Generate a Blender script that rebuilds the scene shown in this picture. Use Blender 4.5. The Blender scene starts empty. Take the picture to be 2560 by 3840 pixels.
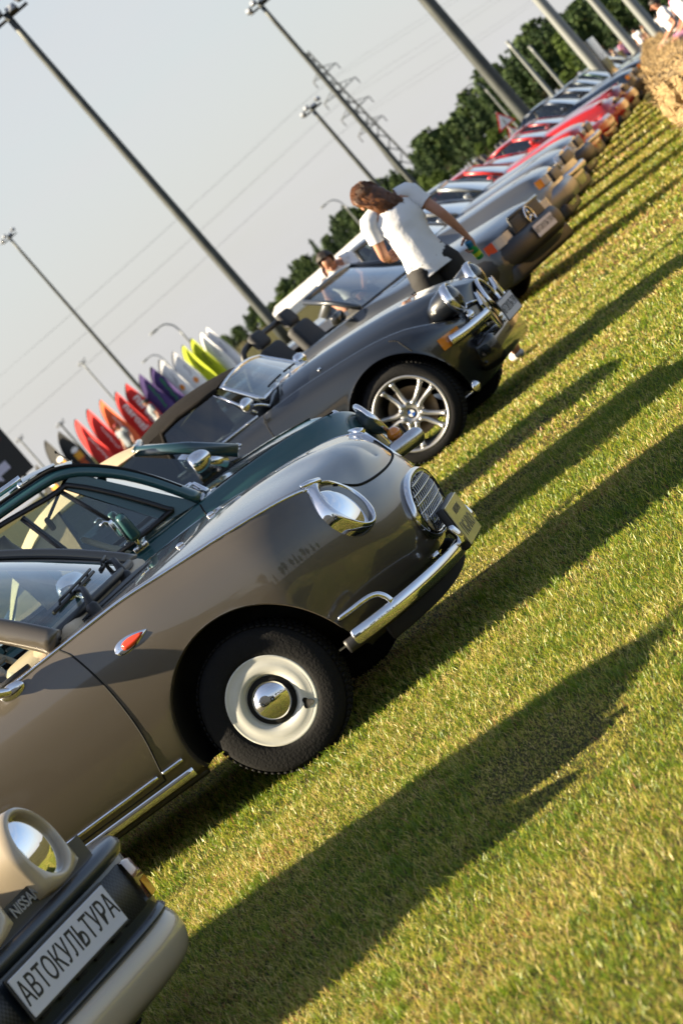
import bpy, bmesh, math, random
import numpy as np
from mathutils import Vector, Matrix, Euler
rng = np.random.default_rng(7); random.seed(7)
R = math.radians
S = bpy.context.scene
COL = S.collection
# ------------------------------------------------------------------ camera
ROLL, PITCH, HC, LENS = R(37.6), R(-3.48), 1.342, 115.
fwd = np.array([0, math.cos(PITCH), math.sin(PITCH)]); up0 = np.array([0, -math.sin(PITCH), math.cos(PITCH)]); r0 = np.array([1., 0, 0])
camR = math.cos(ROLL)*r0 - math.sin(ROLL)*up0
camU = math.sin(ROLL)*r0 + math.cos(ROLL)*up0
cd = bpy.data.cameras.new('camera'); cam = bpy.data.objects.new('camera', cd); COL.objects.link(cam)
cd.sensor_fit = 'VERTICAL'; cd.sensor_height = 36; cd.sensor_width = 24; cd.lens = LENS; cd.clip_end = 3000; cd.clip_start = .05
M = Matrix.Identity(4)
for i in range(3): M[i][0] = camR[i]; M[i][1] = camU[i]; M[i][2] = -fwd[i]
M[2][3] = HC; cam.matrix_world = M
cd.dof.use_dof = True; cd.dof.focus_distance = 11.5; cd.dof.aperture_fstop = 8.0; cd.dof.aperture_blades = 9
S.camera = cam
# ------------------------------------------------------------------ sky, sun, exposure
SUN_EL, SUN_PHI = R(28), R(1.5)            # the shadows run to +X and a little towards the camera
sd = Vector((-math.cos(SUN_EL)*math.cos(SUN_PHI), math.cos(SUN_EL)*math.sin(SUN_PHI), math.sin(SUN_EL)))
wd = bpy.data.worlds.new('World'); S.world = wd; wd.use_nodes = True
nt = wd.node_tree; nt.nodes.clear()
out = nt.nodes.new('ShaderNodeOutputWorld'); bg = nt.nodes.new('ShaderNodeBackground'); sky = nt.nodes.new('ShaderNodeTexSky')
sky.sky_type = 'NISHITA'; sky.sun_disc = False; sky.sun_elevation = SUN_EL; sky.sun_rotation = math.atan2(sd.x, sd.y)
sky.air_density = 1.0; sky.dust_density = 1.3; sky.ozone_density = 1.5; sky.altitude = 100
# thin streaks of high cloud
tc = nt.nodes.new('ShaderNodeTexCoord'); mp = nt.nodes.new('ShaderNodeMapping'); mp.inputs['Scale'].default_value = (1.2, 1.2, 7.0); mp.inputs['Rotation'].default_value = (0, R(8), 0)
nz = nt.nodes.new('ShaderNodeTexNoise'); nz.inputs['Scale'].default_value = 2.2; nz.inputs['Detail'].default_value = 6; nz.inputs['Roughness'].default_value = .6
cr = nt.nodes.new('ShaderNodeValToRGB'); cr.color_ramp.elements[0].position = .42; cr.color_ramp.elements[1].position = .75
cr.color_ramp.elements[0].color = (0, 0, 0, 1); cr.color_ramp.elements[1].color = (.30, .30, .30, 1)
mx = nt.nodes.new('ShaderNodeMixRGB'); mx.inputs[2].default_value = (4.0, 3.98, 4.05, 1)
L = nt.links.new
L(tc.outputs['Generated'], mp.inputs['Vector']); L(mp.outputs[0], nz.inputs['Vector']); L(nz.outputs['Fac'], cr.inputs[0])
sx = nt.nodes.new('ShaderNodeSeparateXYZ'); hz = nt.nodes.new('ShaderNodeMapRange'); hz.interpolation_type = 'SMOOTHSTEP'   # pale haze towards the horizon, all round
hz.inputs[1].default_value = 0.0; hz.inputs[2].default_value = .34; hz.inputs[3].default_value = .72; hz.inputs[4].default_value = .12
ma = nt.nodes.new('ShaderNodeMath'); ma.operation = 'ADD'; ma.use_clamp = True
L(tc.outputs['Generated'], sx.inputs[0]); L(sx.outputs['Z'], hz.inputs[0]); L(hz.outputs[0], ma.inputs[0]); L(cr.outputs[0], ma.inputs[1]); L(ma.outputs[0], mx.inputs[0]); L(sky.outputs[0], mx.inputs[1]); L(mx.outputs[0], bg.inputs['Color']); L(bg.outputs[0], out.inputs[0])
bg.inputs['Strength'].default_value = 0.051
sl = bpy.data.lights.new('sun', 'SUN'); so = bpy.data.objects.new('sun', sl); COL.objects.link(so)
sl.energy = 5.0; sl.angle = R(.5); sl.color = (1, .84, .58)
so.rotation_euler = Vector(-sd).to_track_quat('-Z', 'Y').to_euler()
S.view_settings.view_transform = 'Standard'; S.view_settings.look = 'None'; S.view_settings.exposure = 1.85; S.view_settings.gamma = 1
S.cycles.max_bounces = 8; S.cycles.transparent_max_bounces = 16; S.cycles.caustics_reflective = False; S.cycles.caustics_refractive = False
# ------------------------------------------------------------------ helpers: materials
def mat(name, col, rough=.5, metal=0, coat=0, spec=.5, bump=0, bscale=40, vary=0, vscale=6, trans=0, coatr=.03, emit=None, sheen=0):
    m = bpy.data.materials.new(name); m.use_nodes = True
    t = m.node_tree; b = t.nodes['Principled BSDF']
    b.inputs['Base Color'].default_value = (*col, 1); b.inputs['Roughness'].default_value = rough; b.inputs['Metallic'].default_value = metal
    b.inputs['Coat Weight'].default_value = coat; b.inputs['Coat Roughness'].default_value = coatr; b.inputs['Specular IOR Level'].default_value = spec
    if trans: b.inputs['Transmission Weight'].default_value = trans
    if sheen: b.inputs['Sheen Weight'].default_value = sheen
    if emit: b.inputs['Emission Color'].default_value = (*emit[0], 1); b.inputs['Emission Strength'].default_value = emit[1]
    if vary or bump:
        tc = t.nodes.new('ShaderNodeTexCoord'); n = t.nodes.new('ShaderNodeTexNoise'); n.inputs['Scale'].default_value = vscale; n.inputs['Detail'].default_value = 5
        t.links.new(tc.outputs['Object'], n.inputs['Vector'])
        if vary:
            mr = t.nodes.new('ShaderNodeMapRange'); mr.inputs[1].default_value = .3; mr.inputs[2].default_value = .7; mr.inputs[3].default_value = 1-vary; mr.inputs[4].default_value = 1+vary
            h = t.nodes.new('ShaderNodeMixRGB'); h.blend_type = 'MULTIPLY'; h.inputs[0].default_value = 1; h.inputs[1].default_value = (*col, 1)
            t.links.new(n.outputs['Fac'], mr.inputs[0]); t.links.new(mr.outputs[0], h.inputs[2]); t.links.new(h.outputs[0], b.inputs['Base Color'])
        if bump:
            n2 = t.nodes.new('ShaderNodeTexNoise'); n2.inputs['Scale'].default_value = bscale; n2.inputs['Detail'].default_value = 4
            t.links.new(tc.outputs['Object'], n2.inputs['Vector'])
            bp = t.nodes.new('ShaderNodeBump'); bp.inputs['Strength'].default_value = bump; bp.inputs['Distance'].default_value = .01
            t.links.new(n2.outputs['Fac'], bp.inputs['Height']); t.links.new(bp.outputs[0], b.inputs['Normal'])
    return m
def glassmat(name, tint=(.75, .85, .83), refl=1.0, trans=1.0):
    m = bpy.data.materials.new(name); m.use_nodes = True; t = m.node_tree; t.nodes.clear()
    o = t.nodes.new('ShaderNodeOutputMaterial'); tr = t.nodes.new('ShaderNodeBsdfTransparent'); tr.inputs[0].default_value = (*tint, 1)
    g = t.nodes.new('ShaderNodeBsdfGlossy'); g.inputs['Roughness'].default_value = .01; g.inputs[0].default_value = (1, 1, 1, 1)
    f = t.nodes.new('ShaderNodeFresnel'); f.inputs[0].default_value = 1.52
    mm = t.nodes.new('ShaderNodeMath'); mm.operation = 'MULTIPLY'; mm.inputs[1].default_value = 1.7*refl; mm.use_clamp = True
    x = t.nodes.new('ShaderNodeMixShader')
    t.links.new(f.outputs[0], mm.inputs[0]); t.links.new(mm.outputs[0], x.inputs[0]); t.links.new(tr.outputs[0], x.inputs[1]); t.links.new(g.outputs[0], x.inputs[2]); t.links.new(x.outputs[0], o.inputs[0])
    return m
def paint(name, col, metal=.35, rough=.32, coat=1.0):
    """two-layer car paint with a fine flake"""
    m = mat(name, col, rough, metal, coat, coatr=.02)
    t = m.node_tree; b = t.nodes['Principled BSDF']
    tc = t.nodes.new('ShaderNodeTexCoord'); v = t.nodes.new('ShaderNodeTexNoise'); v.inputs['Scale'].default_value = 900; v.inputs['Detail'].default_value = 1
    bp = t.nodes.new('ShaderNodeBump'); bp.inputs['Strength'].default_value = .06; bp.inputs['Distance'].default_value = .001
    t.links.new(tc.outputs['Object'], v.inputs['Vector']); t.links.new(v.outputs['Fac'], bp.inputs['Height']); t.links.new(bp.outputs[0], b.inputs['Normal'])
    # thin film of dust, a little thicker low down on the car where it is thrown up
    n = t.nodes.new('ShaderNodeTexNoise'); n.inputs['Scale'].default_value = 5; n.inputs['Detail'].default_value = 8; n.inputs['Roughness'].default_value = .7
    t.links.new(tc.outputs['Object'], n.inputs['Vector'])
    mr = t.nodes.new('ShaderNodeMapRange'); mr.inputs[1].default_value = .35; mr.inputs[2].default_value = .8; mr.inputs[3].default_value = .012; mr.inputs[4].default_value = .06
    t.links.new(n.outputs['Fac'], mr.inputs[0]); t.links.new(mr.outputs[0], b.inputs['Coat Roughness'])
    return m
MT = {}
def G_(name, *a, **k):
    MT[name] = mat(name, *a, **k); return MT[name]
G_('chrome', (.80, .80, .82), .045, 1); G_('satin_metal', (.62, .62, .63), .26, 1, vary=.06, vscale=30); G_('alloy', (.46, .46, .47), .36, .75, .3)
G_('rubber', (.010, .010, .011), .85, spec=.18, bump=.3, bscale=90); G_('black_plastic', (.014, .014, .016), .45, bump=.15, bscale=300); G_('gap', (.004, .004, .004), .9)
G_('black_gloss', (.008, .008, .009), .12, 0, .6); G_('underbody', (.010, .009, .008), .95, vary=.3); G_('dark_interior', (.03, .03, .033), .7, bump=.2, bscale=60)
G_('cream_leather', (.55, .44, .30), .5, bump=.25, bscale=25, vary=.06); G_('tan_cloth', (.52, .40, .26), .85, bump=.3, bscale=160, vary=.08)
G_('white_wheel', (.60, .60, .56), .42, 0, .35, vary=.10, vscale=9); G_('plate_white', (.62, .63, .70), .35, vary=.03); G_('ink', (.012, .012, .014), .5)
G_('red_lens', (.55, .05, .015), .12, 0, .8); G_('orange_lens', (.72, .22, .015), .15, 0, .8); G_('mirror_glass', (.75, .78, .8), .02, 1)
G_('reflector', (.42, .43, .45), .22, .9); G_('disc_rust', (.36, .25, .15), .5, .6, vary=.15); G_('canvas_black', (.016, .014, .013), .95, bump=.5, bscale=220, vary=.2, spec=.1)
G_('plate_metal', (.60, .55, .36), .25, .55, vary=.05); G_('sky_glass_dark', (.02, .025, .03), .03, 0, 1)
MT['glass'] = glassmat('glass', (.80, .88, .86)); MT['lens_glass'] = glassmat('lens_glass', (.93, .95, .95), .8); MT['glass_teal'] = glassmat('glass_teal', (.55, .78, .74)); MT['glass_dark'] = glassmat('glass_dark', (.28, .33, .34), 1.3)
# ------------------------------------------------------------------ helpers: objects
def tag(o, label, cat, group=None, kind=None):
    if label: o['label'] = label
    if cat: o['category'] = cat
    if group: o['group'] = group
    if kind: o['kind'] = kind
    return o
def mk(name, V, F, m, parent=None, smooth=True, norm=None, label=None, weld=False):
    V = np.asarray(V, float).reshape(-1, 3)
    if weld: V, F = weld_(V, F)
    me = bpy.data.meshes.new(name); me.from_pydata(V.tolist(), [], [list(map(int, f)) for f in F]); me.update()
    if smooth: me.shade_smooth()
    me.materials.append(MT[m] if isinstance(m, str) else m)
    if norm is not None: me.normals_split_custom_set_from_vertices([tuple(n) for n in norm])
    o = bpy.data.objects.new(name, me); COL.objects.link(o)
    if parent is not None: o.parent = parent
    if label: o['label'] = label
    return o
def empty(name, loc=(0, 0, 0), rz=0, ry=0):
    o = bpy.data.objects.new(name, None); COL.objects.link(o); o.empty_display_size = .2
    o.location = loc; o.rotation_euler = (0, ry, rz); return o
def copy_tree(o, parent=None):
    c = o.copy(); COL.objects.link(c)
    if parent is not None: c.parent = parent
    for ch in list(o.children): copy_tree(ch, c)
    return c
def weld_(V, F, tol=1e-4):
    key = np.round(V/tol).astype(np.int64)
    u, inv = np.unique(key, axis=0, return_inverse=True); inv = inv.reshape(-1)
    idx = np.zeros(len(u), int); idx[inv] = np.arange(len(V))
    F2 = []
    for f in F:
        g = []
        for i in f:
            j = inv[i]
            if j not in g: g.append(j)
        if len(g) > 2: F2.append(g)
    return V[idx], F2
def merge(*parts):
    V = []; F = []; n = 0
    for v, f in parts:
        v = np.asarray(v, float).reshape(-1, 3); V.append(v); F += [[i+n for i in q] for q in f]; n += len(v)
    return np.concatenate(V), F
def gridf(nv, nu, cu=False, cv=False):
    F = []
    for a in range(nv-1 + (1 if cv else 0)):
        for b in range(nu-1 + (1 if cu else 0)):
            a2 = (a+1) % nv; b2 = (b+1) % nu
            F.append([a*nu+b, a*nu+b2, a2*nu+b2, a2*nu+b])
    return F
def tube(path, r, seg=10, closed=False, cap=True, sq=(1, 1), upv=None):
    P = np.asarray(path, float); n = len(P); rr = np.broadcast_to(np.asarray(r, float), (n,)) if np.ndim(r) < 2 else None
    T = np.gradient(P, axis=0) if not closed else np.roll(P, -1, 0)-np.roll(P, 1, 0)
    T /= np.linalg.norm(T, axis=1)[:, None]+1e-12
    a = np.array([0, 0, 1.]) if upv is None else np.array(upv, float)
    if upv is None and abs(T[0]@a) > .9: a = np.array([0, 1., 0])
    V = []
    nrm = a-(a@T[0])*T[0]; nrm /= np.linalg.norm(nrm)
    for i in range(n):
        if upv is not None: nrm = np.array(upv, float)
        nrm = nrm-(nrm@T[i])*T[i]; nrm /= np.linalg.norm(nrm)+1e-12
        b = np.cross(T[i], nrm)
        th = np.linspace(0, 2*math.pi, seg, endpoint=False)
        V.append(P[i]+rr[i]*(np.cos(th)[:, None]*nrm*sq[0]+np.sin(th)[:, None]*b*sq[1]))
    V = np.concatenate(V); F = gridf(n, seg, True, closed)
    if cap and not closed:
        F.append(list(range(seg))[::-1]); F.append([(n-1)*seg+i for i in range(seg)])
    return V, F
def lathe(prof, n=48, axis='y', c=(0, 0, 0), sgn=1, a0=0, a1=2*math.pi):
    """profile of (radius, height); height along +axis*sgn"""
    full = abs(a1-a0-2*math.pi) < 1e-6
    th = np.linspace(a0, a1, n, endpoint=not full); V = []
    for r, h in prof:
        if axis == 'y': V.append(np.stack([r*np.cos(th), np.full(n, h*sgn), r*np.sin(th)], 1))
        elif axis == 'x': V.append(np.stack([np.full(n, h*sgn), r*np.cos(th), r*np.sin(th)], 1))
        else: V.append(np.stack([r*np.cos(th), r*np.sin(th), np.full(n, h*sgn)], 1))
    return np.concatenate(V)+np.array(c), gridf(len(prof), n, full)
def ell(c, r, nu=24, nv=14, rot=None):
    u = np.linspace(0, 2*math.pi, nu, endpoint=False); v = np.linspace(-math.pi/2, math.pi/2, nv)
    V = np.array([[math.cos(b)*math.cos(a)*r[0], math.cos(b)*math.sin(a)*r[1], math.sin(b)*r[2]] for b in v for a in u])
    if rot is not None: V = V@np.array(rot).T
    return V+np.array(c), gridf(nv, nu, True)
def box(c, s, bev=0, seg=2, rot=None):
    bm = bmesh.new(); bmesh.ops.create_cube(bm, size=1)
    for v in bm.verts: v.co = Vector((v.co.x*s[0], v.co.y*s[1], v.co.z*s[2]))
    if bev: bmesh.ops.bevel(bm, geom=bm.edges[:], offset=bev, segments=seg, affect='EDGES', profile=.5)
    bm.verts.index_update(); V = np.array([v.co[:] for v in bm.verts]); F = [[v.index for v in f.verts] for f in bm.faces]; bm.free()
    if rot is not None: V = V@np.array(rot).T
    return V+np.array(c), F
def rotm(ax, a):
    return np.array(Matrix.Rotation(a, 3, ax))
def prism(poly, d0, d1, plane='xz'):
    n = len(poly); V = []
    for d in (d0, d1):
        for p, q in poly: V.append((p, d, q) if plane == 'xz' else (d, p, q) if plane == 'yz' else (p, q, d))
    F = [list(range(n)), list(range(2*n-1, n-1, -1))]+[[i, (i+1) % n, n+(i+1) % n, n+i] for i in range(n)]
    return np.array(V, float), F
def patch(A, B, C, D, nu=8, nv=8, bulge=(0, 0, 0)):
    """bilinear patch A-B (bottom), D-C (top) with a parabolic bulge"""
    A, B, C, D, bu = map(lambda q: np.array(q, float), (A, B, C, D, bulge)); V = []
    for j in range(nv):
        t = j/(nv-1)
        for i in range(nu):
            s = i/(nu-1); p = (1-t)*((1-s)*A+s*B)+t*((1-s)*D+s*C); V.append(p+bu*4*s*(1-s)*(.75+.25*4*t*(1-t)))
    return np.array(V), gridf(nv, nu)
def pchip(x, y, xq):
    x = np.asarray(x, float); y = np.asarray(y, float); xq = np.asarray(xq, float)
    h = np.diff(x); d = np.diff(y)/h; m = np.zeros_like(y)
    m[0] = d[0]; m[-1] = d[-1]
    for i in range(1, len(x)-1):
        if d[i-1]*d[i] > 0: w1 = 2*h[i]+h[i-1]; w2 = h[i]+2*h[i-1]; m[i] = (w1+w2)/(w1/d[i-1]+w2/d[i])
    q = np.clip(xq, x[0], x[-1]); k = np.clip(np.searchsorted(x, q, side='right')-1, 0, len(x)-2)
    t = (q-x[k])/h[k]
    return (1+2*t)*(1-t)**2*y[k]+t*(1-t)**2*h[k]*m[k]+t*t*(3-2*t)*y[k+1]+t*t*(t-1)*h[k]*m[k+1]
def crom(P, n, closed=False):
    """smooth curve through points"""
    P = np.asarray(P, float); m = len(P)
    if closed: Q = np.concatenate([P[-1:], P, P[:2]]); segs = m
    else: Q = np.concatenate([2*P[:1]-P[1:2], P, 2*P[-1:]-P[-2:-1]]); segs = m-1
    out = []
    for t in np.linspace(0, segs, n, endpoint=not closed):
        i = min(int(t), segs-1); u = t-i; a, b, c, d = Q[i:i+4]
        out.append(.5*((2*b)+(-a+c)*u+(2*a-5*b+4*c-d)*u*u+(-a+3*b-3*c+d)*u**3))
    return np.array(out)
def text_vf(s, size, depth=.002, xscale=1.0, bold=0.0):
    c = bpy.data.curves.new('t', 'FONT'); c.body = s; c.size = size; c.extrude = depth/2; c.align_x = 'CENTER'; c.align_y = 'CENTER'; c.offset = bold; c.resolution_u = 3
    o = bpy.data.objects.new('t', c); COL.objects.link(o); bpy.context.view_layer.update()
    me = o.evaluated_get(bpy.context.evaluated_depsgraph_get()).to_mesh()
    V = np.array([v.co[:] for v in me.vertices]); F = [list(p.vertices) for p in me.polygons]
    bpy.data.objects.remove(o); bpy.data.curves.remove(c)
    V[:, 0] *= xscale
    return V, F
def frame(V, o, ex, ey, ez=None):
    """map local (x,y,z) to o + x ex + y ey + z ez"""
    ex = np.array(ex, float); ey = np.array(ey, float); ez = np.cross(ex, ey) if ez is None else np.array(ez, float)
    return np.array(o)+V[:, :1]*ex+V[:, 1:2]*ey+V[:, 2:3]*ez
# ------------------------------------------------------------------ the ground
def ground_material():
    m = bpy.data.materials.new('lawn_soil'); m.use_nodes = True; t = m.node_tree; b = t.nodes['Principled BSDF']; b.inputs['Roughness'].default_value = .95; b.inputs['Specular IOR Level'].default_value = .1
    tc = t.nodes.new('ShaderNodeTexCoord')
    def noise(sc, det=6, ro=.65):
        n = t.nodes.new('ShaderNodeTexNoise'); n.inputs['Scale'].default_value = sc; n.inputs['Detail'].default_value = det; n.inputs['Roughness'].default_value = ro
        t.links.new(tc.outputs['Object'], n.inputs['Vector']); return n
    n1 = noise(.55); n2 = noise(34, 8, .75); n3 = noise(7)
    r1 = t.nodes.new('ShaderNodeValToRGB'); e = r1.color_ramp.elements; e[0].position = .3; e[0].color = (.030, .038, .010, 1); e[1].position = .72; e[1].color = (.13, .115, .045, 1)
    r2 = t.nodes.new('ShaderNodeValToRGB'); e = r2.color_ramp.elements; e[0].position = .36; e[0].color = (.25, .25, .25, 1); e[1].position = .66; e[1].color = (1.35, 1.3, 1.2, 1)
    ad = t.nodes.new('ShaderNodeMath'); ad.operation = 'ADD'; mh = t.nodes.new('ShaderNodeMath'); mh.operation = 'MULTIPLY'; mh.inputs[1].default_value = .5
    t.links.new(n1.outputs['Fac'], ad.inputs[0]); t.links.new(n3.outputs['Fac'], ad.inputs[1]); t.links.new(ad.outputs[0], mh.inputs[0]); t.links.new(mh.outputs[0], r1.inputs[0]); t.links.new(n2.outputs['Fac'], r2.inputs[0])
    mu = t.nodes.new('ShaderNodeMixRGB'); mu.blend_type = 'MULTIPLY'; mu.inputs[0].default_value = 1
    t.links.new(r1.outputs[0], mu.inputs[1]); t.links.new(r2.outputs[0], mu.inputs[2]); t.links.new(mu.outputs[0], b.inputs['Base Color'])
    bp = t.nodes.new('ShaderNodeBump'); bp.inputs['Strength'].default_value = .8; bp.inputs['Distance'].default_value = .05
    t.links.new(n2.outputs['Fac'], bp.inputs['Height']); t.links.new(bp.outputs[0], b.inputs['Normal'])
    return m
def build_ground():
    # one sheet, finer near the camera, with a very gentle unevenness far out
    xs = np.concatenate([[-1500, -700, -300, -120, -60], np.linspace(-30, 50, 41), [80, 150, 300, 700, 1500]])
    ys = np.concatenate([[-900, -300, -100, -50], np.linspace(-20, 70, 46), [100, 150, 250, 400, 800, 1800]])
    V = np.array([(x, y, 0) for y in ys for x in xs], float)
    o = mk('ground', V, gridf(len(ys), len(xs)), ground_material()); o['kind'] = 'structure'
build_ground()
def grass_material():
    m = bpy.data.materials.new('grass_blades'); m.use_nodes = True; t = m.node_tree; t.nodes.clear()
    o = t.nodes.new('ShaderNodeOutputMaterial'); a = t.nodes.new('ShaderNodeAttribute'); a.attribute_name = 'col'
    d = t.nodes.new('ShaderNodeBsdfDiffuse'); tr = t.nodes.new('ShaderNodeBsdfTranslucent'); x = t.nodes.new('ShaderNodeMixShader'); x.inputs[0].default_value = .38
    g = t.nodes.new('ShaderNodeBsdfGlossy'); g.inputs['Roughness'].default_value = .42; g.inputs[0].default_value = (.9, .9, .8, 1); x2 = t.nodes.new('ShaderNodeMixShader'); x2.inputs[0].default_value = .035
    t.links.new(a.outputs['Color'], d.inputs[0]); t.links.new(a.outputs['Color'], tr.inputs[0]); t.links.new(d.outputs[0], x.inputs[1]); t.links.new(tr.outputs[0], x.inputs[2])
    t.links.new(x.outputs[0], x2.inputs[1]); t.links.new(g.outputs[0], x2.inputs[2]); t.links.new(x2.outputs[0], o.inputs[0])
    return m
def vnoise(x, y, s, seed=0):
    r = np.random.default_rng(seed); T = r.random((64, 64)); fx = x/s; fy = y/s
    ix = np.floor(fx).astype(int); iy = np.floor(fy).astype(int); u = fx-ix; v = fy-iy; u = u*u*(3-2*u); v = v*v*(3-2*v)
    g = lambda a, b: T[a % 64, b % 64]
    return (g(ix, iy)*(1-u)+g(ix+1, iy)*u)*(1-v)+(g(ix, iy+1)*(1-u)+g(ix+1, iy+1)*u)*v
def build_grass():
    zones = [  # y0, y1, density per m2, blade length, blade width
        (4.8, 8, 17000, .026, .0021), (8, 11, 14000, .027, .0024), (11, 16, 7000, .030, .0034), (16, 25, 2600, .034, .0058), (25, 45, 640, .042, .011), (45, 100, 110, .055, .024)]
    XS = []; YS = []; LN = []; WD = []
    for y0, y1, d, ln, w in zones:
        x0, x1 = -.19*y1-.2, .16*y1+.25
        n = int(d*(x1-x0)*(y1-y0)); x = rng.uniform(x0, x1, n); y = rng.uniform(y0, y1, n)
        k = (x > -.185*y-.15) & (x < .158*y+.25) & (x > -.57*(y-3.6))
        # nothing is seen of the lawn deep under and behind the parked cars
        k &= ~((x < -1.75) & (y > 9.5)) & ~((x < -.6) & (y > 14.5)) & ~((x < .12*y-2.8) & (y > 18)) & ~((x < .12*y-1.6) & (y > 40)) & (x < .142*y+.6)
        x, y = x[k], y[k]; XS.append(x); YS.append(y); LN.append(np.full(len(x), ln)); WD.append(np.full(len(x), w))
    x = np.concatenate(XS); y = np.concatenate(YS); ln = np.concatenate(LN); w = np.concatenate(WD); n = len(x)
    clump = vnoise(x, y, .16, 1)*.6+vnoise(x, y, .05, 2)*.4; dry = vnoise(x, y, .85, 3)*.5+vnoise(x, y, .27, 4)*.3+vnoise(x, y*.35, 2.4, 6)*.2
    tuft = np.clip((vnoise(x, y, .11, 8)-.72)/.2, 0, 1); worn = np.clip((vnoise(x, y, .6, 9)-.66)/.2, 0, 1); L_ = ln*(.45+.75*rng.random(n)+.6*(clump-.4)+.9*tuft*rng.random(n))*(1-.55*worn); L_ *= np.where(rng.random(n) < .012, 1.9, 1)
    w = w*(.7+.6*rng.random(n)); a = rng.uniform(0, 2*math.pi, n); lean = rng.uniform(.25, 1.15, n)
    dx, dy = np.cos(a), np.sin(a); px, py = -dy, dx; tw = rng.uniform(0, 2*math.pi, n); px, py = np.cos(tw), np.sin(tw)
    V = np.zeros((n, 5, 3)); z0 = -.002
    for k, (t, ww) in enumerate([(0, 1), (0, -1), (.55, -.8), (.55, .8), (1, 0)]):
        hx = L_*lean*t**1.7*.9; hz = L_*np.sqrt(np.clip(1-(.62*lean)**2, .2, 1))*t*(1-.25*lean*t)
        V[:, k, 0] = x+dx*hx+px*ww*w*.5; V[:, k, 1] = y+dy*hx+py*ww*w*.5; V[:, k, 2] = z0+hz
    pal = np.array([(.062, .115, .007), (.115, .170, .010), (.215, .235, .016), (.33, .285, .055), (.41, .32, .115), (.26, .12, .05)])
    q = rng.random(n)+1.05*(dry-.5); ci = np.digitize(q, [.17, .38, .60, .80, 1.06]); ci = np.where((tuft > .4) & (rng.random(n) < .75), np.minimum(ci, 1), ci); ci = np.where((worn > .5) & (rng.random(n) < .5), np.maximum(ci, 3), ci); red = rng.random(n) < .018; ci[red] = 5
    c = pal[ci]*1.45*(.72+.56*rng.random((n, 1)))
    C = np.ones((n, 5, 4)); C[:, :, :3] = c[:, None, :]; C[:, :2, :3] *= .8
    me = bpy.data.meshes.new('grass'); me.vertices.add(n*5); me.vertices.foreach_set('co', V.reshape(-1))
    base = (np.arange(n)*5)[:, None]; li = np.concatenate([base+np.array([[0, 1, 2, 3]]), base+np.array([[3, 2, 4]])], 1).reshape(-1)
    me.loops.add(len(li)); me.loops.foreach_set('vertex_index', li); me.polygons.add(2*n)
    st = np.stack([np.arange(n)*7, np.arange(n)*7+4], 1).reshape(-1); me.polygons.foreach_set('loop_start', st); me.polygons.foreach_set('loop_total', np.tile([4, 3], n))
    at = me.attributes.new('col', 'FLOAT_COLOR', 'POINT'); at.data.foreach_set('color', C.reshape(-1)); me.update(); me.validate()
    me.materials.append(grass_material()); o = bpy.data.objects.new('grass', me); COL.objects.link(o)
    tag(o, 'short sunlit lawn of green and straw coloured blades', 'grass', kind='stuff'); print('grass blades', n)
build_grass()
# ------------------------------------------------------------------ helpers: cars
def body_grid(sp):
    """right half of a car body. rows go from the sill up the side to the belt line, then over the top to the centre line;
       columns go from the nose centre round the corner, back along the flank and round the tail."""
    nf, nm, nr = sp.get('cols', (36, 110, 22)); ns, ntp = sp.get('rows', (44, 18))
    bx, bz = zip(*sp['belt']); tx, tz = zip(*sp['top']); wx, ww = zip(*sp.get('taper', [(-9, 1), (9, 1)]))
    rows = sp['rws']; f, w, xf, xr, zz = map(np.array, zip(*[(r[0], r[1], r[2], r[3], r[4] if len(r) > 4 else 0.) for r in rows])); af, ar = sp['af'], sp['ar']; n1, n2 = sp.get('n', (2.5, 2.5)); zb = sp['zb']
    fq = np.linspace(0, 1, ns)
    s = np.linspace(0, 1, len(f))
    # parametrise the section by arc-ish index so tight corners keep their rows
    W = crom(np.stack([f, w, xf, xr], 1), ns)
    fq, wq, xfq, xrq = W.T; fq = np.clip(fq, 0, 1)
    ph = np.linspace(0, math.pi/2, nf)
    def row(fk, wk, xfk, xrk):
        x = []; y = []
        sx = np.cos(ph)**(2/n1); sy = np.sin(ph)**(2/n1)
        x = (xfk-af)+af*sx; yy = wk*sy
        xm = np.linspace(xfk-af, xrk+ar, nm+2)[1:-1]
        ph2 = np.linspace(math.pi/2, 0, nr); xr_ = (xrk+ar)-ar*np.cos(ph2)**(2/n2); yr = wk*np.sin(ph2)**(2/n2)
        X = np.concatenate([x, xm, xr_]); Y = np.concatenate([yy, np.full(nm, wk), yr])
        return X, Y*pchip(wx, ww, X)
    G = []
    for k in range(ns):
        X, Y = row(fq[k], wq[k], xfq[k], xrq[k]); zbb = pchip(*zip(*zb), X) if not np.isscalar(zb) else zb
        Z = zbb+fq[k]*(pchip(bx, bz, X)-zbb); G.append(np.stack([X, -Y, Z], 1))
    B = G[-1]
    xt = []
    xft, xrt = sp['xft'], sp['xrt']
    xb0, xb1 = B[0, 0], B[-1, 0]
    XT = xrt+(B[:, 0]-xb1)/(xb0-xb1)*(xft-xrt); ZT = pchip(tx, tz, XT); p = sp.get('crown', 2.2)
    for t in np.linspace(0, 1, ntp+1)[1:]:
        X = B[:, 0]+(XT-B[:, 0])*t; Y = B[:, 1]*(1-t); Z = B[:, 2]+(ZT-B[:, 2])*(sp['shape'](t) if 'shape' in sp else (1-(1-t)**p))
        if 'bump' in sp: Z = Z+sp['bump'](X, Y, t)
        G.append(np.stack([X, Y, Z], 1))
    return np.array(G), ns
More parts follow.
